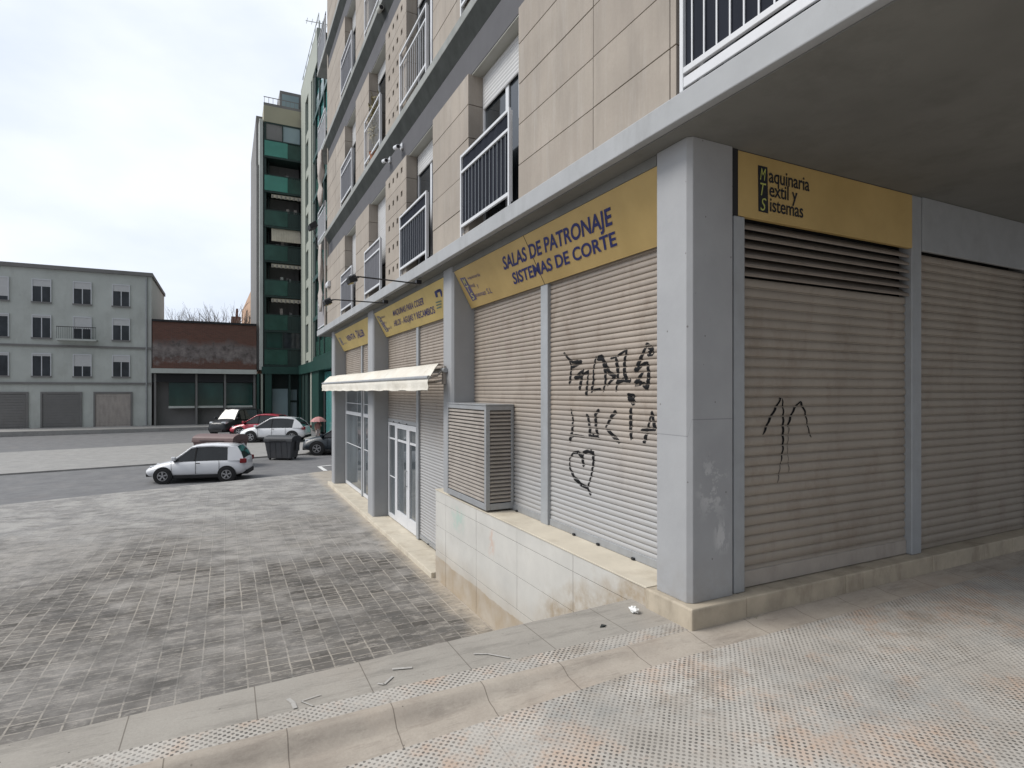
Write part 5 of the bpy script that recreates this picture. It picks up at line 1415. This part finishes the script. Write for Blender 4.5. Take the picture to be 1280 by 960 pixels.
for bx_ in (xq1 - 5.0, xq1 - 12.8):
    m = MB(); m.box(bx_ - 1.3, bx_ + 1.3, GY + .1, GY + .8, 4.0, 4.14); bs = m.build('balcony', M['gpale'], t)
    m = MB(); m.box(bx_ - 1.28, bx_ + 1.28, GY + .12, GY + .15, 5.05, 5.1)
    for j in range(22): m.box(bx_ - 1.27 + j * .12, bx_ - 1.25 + j * .12, GY + .12, GY + .14, 4.14, 5.05)
    m.build('balcony_railing', M['dark'], bs)

# ------------------------------------------------------------------ vehicles
def loft(m, stations):
    """stations: (x, zb, zt, wb, wt, r): closed rounded section rings along x"""
    rings = []
    for (x, zb, zm, zt, wb, wm_, wt) in stations:
        half = [(0, zb), (wb * .8, zb), (wb, zb + (zm - zb) * .25), (wm_, zb + (zm - zb) * .6), (wm_ * .985, zm), (wt, zt - (zt - zm) * .18), (wt * .82, zt), (0, zt + .012)]
        ring = [(x, y, z) for y, z in half] + [(x, -y, z) for y, z in half[-2:0:-1]]
        rings.append(ring)
    n = len(rings[0]); vs = [p for r in rings for p in r]
    fs = [(i * n + k, i * n + (k + 1) % n, (i + 1) * n + (k + 1) % n, (i + 1) * n + k) for i in range(len(rings) - 1) for k in range(n)]
    fs += [tuple(range(n)), tuple(range((len(rings) - 1) * n, len(rings) * n))]
    m.add(vs, fs)
def car(loc, rz, paintm, label, Lc=4.3, H=1.5, W=1.78, suv=False, wheel=0.32, steep=False, cat='car'):
    """x forward; origin on the ground at the middle"""
    t = thing('parked_car', label, cat, loc, 'cars parked across the road', rz)
    T = Matrix.Translation(loc) @ Matrix.Rotation(rz, 4, 'Z')
    def B(m, name, mt, parent=None, **kw):
        m.v = [T @ v for v in m.v]; return m.build(name, mt, parent or t, **kw)
    h = Lc / 2; belt = H * .62; hood = H * (.60 if not suv else .64); w2 = W / 2; gc = .2
    m = MB()
    loft(m, [(-h, .42, .62, .80 * H * .8, w2 * .72, w2 * .80, w2 * .70), (-h + .12, gc + .05, .6, belt * 1.0, w2 * .88, w2 * .95, w2 * .84), (-h + .6, gc, .6, belt + .02, w2 * .95, w2, w2 * .93),
             (-.6, gc, .6, belt, w2 * .96, w2, w2 * .95), (.5, gc, .6, belt - .02, w2 * .96, w2, w2 * .94), (h - 1.15, gc, .58, hood - .0, w2 * .95, w2 * .99, w2 * .88),
             (h - .45, gc, .56, hood - .12, w2 * .92, w2 * .96, w2 * .80), (h - .1, gc + .04, .52, hood - .26, w2 * .82, w2 * .88, w2 * .68), (h, .34, .5, hood - .36, w2 * .66, w2 * .76, w2 * .58)])
    body = B(m, 'body', paintm, subsurf=1, smooth=True)
    # greenhouse: dark glass loft under a painted roof, with painted rails following the roof line
    rear = -h + (.10 if (suv or steep) else .22)
    xw = h - 1.05; rf = xw - (.85 if not steep else .62); rr = rear + (.62 if not steep else .30)
    zb0 = belt - .06
    def yw(z): return w2 * (.915 - .205 * max(0, (z - zb0) / (H - zb0)) ** 1.15)
    prof = [(rear, zb0 + .02), (rear + (rr - rear) * .45, zb0 + (H - zb0) * .52), (rr, H - .085), (rr + .35, H - .03), ((rf + rr) / 2 + .1, H), (rf - .25, H - .012), (rf, H - .05), (rf + (xw - rf) * .5, zb0 + (H - .04 - zb0) * .55), (xw, zb0 + .02)]
    def shell(m, pr, inset, zlow=None):
        rings = []
        for x, z in pr:
            z -= inset; zl = zb0 if zlow is None else max(zlow, z - .085)
            rings.append([(x, yw(zl) - inset, zl), (x, yw(z) - .01 - inset, z - .05), (x, yw(z) * .86, z), (x, 0, z + .015), (x, -yw(z) * .86, z), (x, -yw(z) + .01 + inset, z - .05), (x, -yw(zl) + inset, zl)])
        n = 7; vs = [p for r in rings for p in r]
        fs = [(i * n + k, i * n + k + 1, (i + 1) * n + k + 1, (i + 1) * n + k) for i in range(len(rings) - 1) for k in range(n - 1)]
        fs += [tuple(range(n)), tuple(range((len(rings) - 1) * n, len(rings) * n))] + [tuple([i * n, (i + 1) * n, (i + 1) * n + n - 1, i * n + n - 1]) for i in range(len(rings) - 1)]
        m.add(vs, fs)
    m = MB(); shell(m, prof, .012); B(m, 'glasshouse', M['carglass'], smooth=False)
    m = MB(); shell(m, prof[2:7], -.006, 0.0); B(m, 'roof', paintm, smooth=True)
    for sg in (-1, 1):
        m = MB(); pts = [Vector((x, sg * (yw(z) - .015), z - .045)) for x, z in prof[1:]]
        pts[-1] = Vector((xw + .02, sg * yw(zb0), zb0 + .02))
        m.tube(pts, .034, 6); B(m, 'roof_rail', paintm, smooth=True)
        # rear quarter panel, filling the glasshouse behind the back door
        x0_, x1_ = rear, rear + .50 + (.12 if suv else 0); m = MB()
        zt_ = zb0 + (H - zb0) * .80
        o_ = .006
        q = [(x0_ - .01, zb0 - .02), (x1_ + .10, zb0 - .02), (x0_ + .62, zt_), (rr - .02, zt_ + .06), (rear + (rr - rear) * .45 - .01, zb0 + (H - zb0) * .50)]
        vs = [(x, sg * (yw(z) + o_), z) for x, z in q] + [(x, sg * (yw(z) - .03), z) for x, z in q]
        n5 = len(q); m.add(vs, [tuple(range(n5)), tuple(range(n5, 2 * n5))[::-1]] + [(i, (i + 1) % n5, n5 + (i + 1) % n5, n5 + i) for i in range(n5)])
        B(m, 'quarter_panel', paintm)
        m = MB(); m.add([(.02, sg * (yw(zb0) + .0), zb0), (.07, sg * (yw(zb0) + .0), zb0), (.03, sg * (yw(H - .08) + .002), H - .08), (-.02, sg * (yw(H - .08) + .002), H - .08)], [(0, 1, 2, 3)]); B(m, 'door_pillar', M['rubber'])
    # wheels and arches
    wb_ = Lc * .305
    for sx_ in (1, -1):
        for sg in (1, -1):
            cx, cy = sx_ * wb_ + (.03 if sx_ > 0 else 0), sg * (w2 - .12)
            m = MB(); m.lathe([(wheel * 1.16, -.03), (wheel * 1.16, .125)], (cx, cy if sg > 0 else cy, wheel + .015), 24, 'Y')
            if sg < 0:
                for v in m.v: v.y = 2 * cy - v.y
            B(m, 'wheel_arch', M['rubber'])
            m = MB(); m.lathe([(wheel * .62, -.08), (wheel * .94, -.08), (wheel, -.05), (wheel, .11), (wheel * .94, .14), (wheel * .66, .14)], (cx, cy, wheel), 26, 'Y')
            if sg < 0:
                for v in m.v: v.y = 2 * cy - v.y
            tyre = B(m, 'wheel', M['rubber'])
            m = MB(); m.lathe([(wheel * .12, .15), (wheel * .14, .155), (0.01, .156)], (cx, cy, wheel), 12, 'Y')
            m.lathe([(wheel * .57, .141), (wheel * .63, .141), (wheel * .63, .150), (wheel * .57, .150), (wheel * .57, .141)], (cx, cy, wheel), 24, 'Y', False)
            for q in range(5):
                a = q * 2 * math.pi / 5 + .3
                for s in (-.09, .09):
                    p0_ = Vector((cx + wheel * .1 * math.cos(a), cy + .148, wheel + wheel * .1 * math.sin(a))); p1_ = Vector((cx + wheel * .6 * math.cos(a + s * 1.6), cy + .146, wheel + wheel * .6 * math.sin(a + s * 1.6)))
                    m.tube([p0_, p1_], wheel * .055, 4)
            if sg < 0:
                for v in m.v: v.y = 2 * cy - v.y
            B(m, 'rim', M['alloy'], tyre)
    for sg in (-1, 1):
        m = MB(); m.box(h - .42, h - .1, sg * w2 * .52 - .14, sg * w2 * .52 + .14, hood - .36, hood - .21)
        m.v = [Vector((v.x - (abs(v.y) - w2 * .4) * .35, v.y * 1.12, v.z)) for v in m.v]; B(m, 'headlight', M['headlight'], bevel=.03)
        m = MB(); m.box(-h + .01, -h + .26, sg * w2 * .84 - .06, sg * w2 * .84 + .07, belt - .19, belt + .0); B(m, 'taillight', M['taillight'], bevel=.03)
        m = MB(); m.box(xw - .12, xw + .03, sg * (w2 + .05) - .07, sg * (w2 + .05) + .07, belt - .02, belt + .13); B(m, 'wing_mirror', paintm, bevel=.03)
    m = MB()
    for sg in (-1, 1):
        for x in (-.85, .0, .86): m.box(x - .006, x + .006, sg * w2 - .012, sg * w2 + .004, .34, belt - .06)
        m.box(-.16, .0, sg * (w2 + .003) - .008, sg * (w2 + .003) + .008, belt - .16, belt - .13)
    B(m, 'door_seam', M['rubber'])
    m = MB(); m.box(-wb_ + wheel * 1.1, wb_ - wheel * 1.1, -w2 * .985, w2 * .985, gc - .02, gc + .11); m.box(h - .22, h + .01, -w2 * .6, w2 * .6, .24, .42); m.box(-h - .01, -h + .3, -w2 * .72, w2 * .72, .26, .42); B(m, 'sill', M['rubber'], bevel=.02)
    return t
def gp(px, py):
    v = ground_pt(px, py); return (v.x, v.y, zroad(v.x, v.y) + .0)
# direction that looks parallel to the picture: -(c_, -s_) points left
def left_rz(extra=0): return math.atan2(s_, -c_) + R(extra)
v = gp(345, 552.5); car((v[0], v[1], v[2] + .06), left_rz(5), M['carwhite'], 'white crossover parked behind the dark grey waste container', 4.15, 1.58, 1.82, True, .34)
v = gp(329, 545.5); car((v[0], v[1], v[2] + .06), left_rz(2), M['carred'], 'red car behind the white crossover', 4.2, 1.55, 1.8, False, .32)
v = gp(296, 543.0); car((v[0], v[1], v[2] + .06), left_rz(78), M['carblack'], 'black van seen head on beside the red car', 4.4, 1.85, 1.75, True, .32, True)
v = gp(434, 566.5); car((v[0], v[1], v[2] + .0), left_rz(4), M['carteal'], 'dark blue grey crossover half hidden by the far pillar', 4.5, 1.62, 1.85, True, .35)
v = gp(252, 599.5); car((v[0], v[1], v[2] + .0), left_rz(13), M['carwhite'], 'small white hatchback at the edge of the plaza', 3.7, 1.46, 1.65, False, .29, True)

# ------------------------------------------------------------------ waste containers
def container(loc, rz, name, label, bodym, lidm, w_=1.5, d_=1.05, h_=1.2, dome=False):
    t = thing(name, label, 'container', loc, None, rz)
    T = Matrix.Translation(loc) @ Matrix.Rotation(rz, 4, 'Z')
    def B(m, nm, mt, parent=None, **kw):
        m.v = [T @ v for v in m.v]; return m.build(nm, mt, parent or t, **kw)
    m = MB(); hb = h_ * .80
    wb, wt = w_ / 2 * .80, w_ / 2 * .97; db, dt = d_ / 2 * .78, d_ / 2
    m.add([(-wb, -db, .08), (wb, -db, .08), (wb, db, .08), (-wb, db, .08), (-wt, -dt, hb), (wt, -dt, hb), (wt, dt, hb), (-wt, dt, hb)], [(0, 3, 2, 1), (4, 5, 6, 7), (0, 1, 5, 4), (1, 2, 6, 5), (2, 3, 7, 6), (3, 0, 4, 7)])
    bd_ = B(m, 'body', bodym, bevel=.04)
    m = MB()
    for x in (-.45, -.15, .15, .45):
        if abs(x) * 1.0 < wb: m.prismX([(-db - .012, .14), (-dt - .012, hb - .06), (-dt + .02, hb - .06), (-db + .02, .14)], x * w_ / 1.5 - .02, x * w_ / 1.5 + .02)
    m.box(-wt - .02, wt + .02, -dt - .03, dt + .03, hb - .06, hb + .0)
    B(m, 'rim', lidm, bevel=.01)
    m = MB(); pts = []
    nn = 10
    for i in range(nn + 1):
        a = math.pi * i / nn; pts.append((-(dt + .03) * math.cos(a), hb + .005 + (h_ - hb) * math.sin(a) ** .7))
    m.prismX(pts, -wt - .02, wt + .02); lid = B(m, 'lid', lidm, bevel=.015)
    m = MB(); m.tube([(-wt * .6, -dt - .05, hb + .02), (wt * .6, -dt - .05, hb + .02)], .018, 6); B(m, 'handle', M['rubber'], lid)
    for sg in (-1, 1):
        m = MB(); m.box(sg * (wt + .06) - .05, sg * (wt + .06) + .05, -.13, .13, hb * .45, hb * .95); B(m, 'lifting_lug', lidm, bevel=.02)
        for sy in (-1, 1):
            m = MB(); m.lathe([(.04, -.025), (.09, -.025), (.09, .025), (.04, .025)], (sg * wb * .85, sy * db * .8, .09), 12, 'X'); B(m, 'castor', M['rubber'])
    return t
v = gp(353.5, 574.0); container(v, left_rz(174), 'waste_container', 'dark grey waste container in front of the white crossover', M['bin'], M['binlid'], 1.5, 1.0, 1.22)
v = gp(276, 582); container(v, left_rz(172), 'waste_container', 'brownish waste container with rounded lid behind the small hatchback', M['binbrown'], M['binbrown'], 2.1, 1.2, 1.5)

# ------------------------------------------------------------------ person with pink umbrella
def person_umbrella():
    b = onD(38, 397.5); z = zroad(b.x, b.y) + .05; b = Vector((b.x, b.y, z))
    t = thing('person', 'person in dusty pink top and pale trousers under a pink umbrella', 'person', b)
    me = bpy.data.meshes.new('body'); bm = bmesh.new()
    J = {'pelvis': (0, 0, .92, .145), 'spine': (0, 0, 1.12, .13), 'chest': (0, 0, 1.32, .155), 'neck': (0, 0, 1.46, .06), 'headb': (0, -.01, 1.54, .085), 'head': (0, -.01, 1.64, .095), 'crown': (0, 0, 1.70, .07),
         'shl': (-.17, 0, 1.40, .062), 'ell': (-.24, -.02, 1.14, .045), 'wrl': (-.22, -.10, .92, .033), 'hal': (-.215, -.13, .84, .036),
         'shr': (.17, 0, 1.40, .062), 'elr': (.25, -.06, 1.16, .045), 'wrr': (.16, -.20, 1.30, .033), 'har': (.12, -.24, 1.36, .036),
         'hpl': (-.09, 0, .86, .095), 'knl': (-.10, -.03, .48, .065), 'anl': (-.10, .04, .09, .042), 'tol': (-.10, -.10, .04, .038),
         'hpr': (.09, 0, .86, .095), 'knr': (.10, -.08, .49, .065), 'anr': (.10, -.06, .09, .042), 'tor': (.10, -.20, .04, .038)}
    E_ = [('pelvis', 'spine'), ('spine', 'chest'), ('chest', 'neck'), ('neck', 'headb'), ('headb', 'head'), ('head', 'crown'), ('chest', 'shl'), ('shl', 'ell'), ('ell', 'wrl'), ('wrl', 'hal'), ('chest', 'shr'), ('shr', 'elr'), ('elr', 'wrr'), ('wrr', 'har'),
          ('pelvis', 'hpl'), ('hpl', 'knl'), ('knl', 'anl'), ('anl', 'tol'), ('pelvis', 'hpr'), ('hpr', 'knr'), ('knr', 'anr'), ('anr', 'tor')]
    names = list(J); V = {k: bm.verts.new(J[k][:3]) for k in names}
    for a, c in E_: bm.edges.new((V[a], V[c]))
    bm.to_mesh(me); bm.free()
    me.materials.append(M['skin'])
    ob = bpy.data.objects.new('body', me); col.objects.link(ob); ob.parent = t
    md = ob.modifiers.new('skin', 'SKIN'); md.use_smooth_shade = True
    lay = me.skin_vertices[0].data if len(me.skin_vertices) else None
    if lay is None:
        bm = bmesh.new(); bm.from_mesh(me); bm.verts.layers.skin.verify(); bm.to_mesh(me); bm.free(); lay = me.skin_vertices[0].data
    for i, k in enumerate(names):
        r = J[k][3]; lay[i].radius = (r, r * (.75 if k in ('pelvis', 'spine', 'chest') else 1)); lay[i].use_root = (k == 'pelvis')
    md = ob.modifiers.new('sub', 'SUBSURF'); md.levels = 1; md.render_levels = 1
    # clothing shells
    m = MB(); m.lathe([(.175, .86), (.165, 1.0), (.16, 1.12), (.185, 1.3), (.17, 1.40), (.08, 1.46)], (0, 0, 0), 18)
    m.v = [Vector((v.x * 1.12, v.y * .82, v.z)) for v in m.v]
    m.tube([(-.17, 0, 1.39), (-.24, -.02, 1.16)], .072, 10, .055); m.tube([(.17, 0, 1.39), (.25, -.06, 1.18)], .072, 10, .055)
    m.v = [v + b for v in m.v]; m.build('top', M['pinkcloth'], t, smooth=True)
    m = MB(); m.lathe([(.155, .82), (.17, .88), (.165, .96)], (0, 0, 0), 16); m.v = [Vector((v.x * 1.1, v.y * .85, v.z)) for v in m.v]
    for sg in (-1, 1): m.tube([(sg * .09, 0, .86), (sg * .10, -.05 if sg > 0 else -.02, .48), (sg * .10, -.05 if sg > 0 else .04, .12)], .105, 10, .06)
    m.v = [v + b for v in m.v]; m.build('trousers', M['palecloth'], t, smooth=True)
    m = MB(); m.lathe([(.06, 1.50), (.10, 1.56), (.112, 1.64), (.10, 1.71), (.05, 1.745)], (0, .02, 0), 16); m.v = [v + b for v in m.v]; m.build('hair', M['hair'], t, smooth=True)
    u = thing('umbrella', 'open dusty pink umbrella held over the person by the green building', 'umbrella', b + Vector((.12, -.24, 1.3)))
    c0 = b + Vector((.02, -.15, 0)); m = MB(); m.tube([b + Vector((.12, -.24, 1.25)), c0 + Vector((0, 0, 1.98))], .012, 6); m.build('shaft', M['dark'], u)
    m = MB(); n = 16; pr = [(.0, 1.97), (.2, 1.94), (.42, 1.83), (.58, 1.68), (.66, 1.55)]
    vs = []
    for r, h in pr:
        for i in range(n): 
            k = 1.0 if i % 2 == 0 else .93
            vs.append(c0 + Vector((max(r, .004) * k * math.cos(2 * math.pi * i / n), max(r, .004) * k * math.sin(2 * math.pi * i / n), h + (.03 if (i % 2 and r > .6) else 0))))
    m.add(vs, [(j * n + i, j * n + (i + 1) % n, (j + 1) * n + (i + 1) % n, (j + 1) * n + i) for j in range(len(pr) - 1) for i in range(n)])
    o = m.build('canopy', M['umbrella'], u); md = o.modifiers.new('thick', 'SOLIDIFY'); md.thickness = .006
    m = MB()
    for i in range(0, n, 2): m.tube([c0 + Vector((0, 0, 1.9)), c0 + Vector((.62 * math.cos(2 * math.pi * i / n), .62 * math.sin(2 * math.pi * i / n), 1.57))], .006, 4)
    m.build('rib', M['dark'], u)
    t.scale = (.8, .8, .8); u.location = b + (u.location - b) * .8; u.scale = (.8, .8, .8)
person_umbrella()
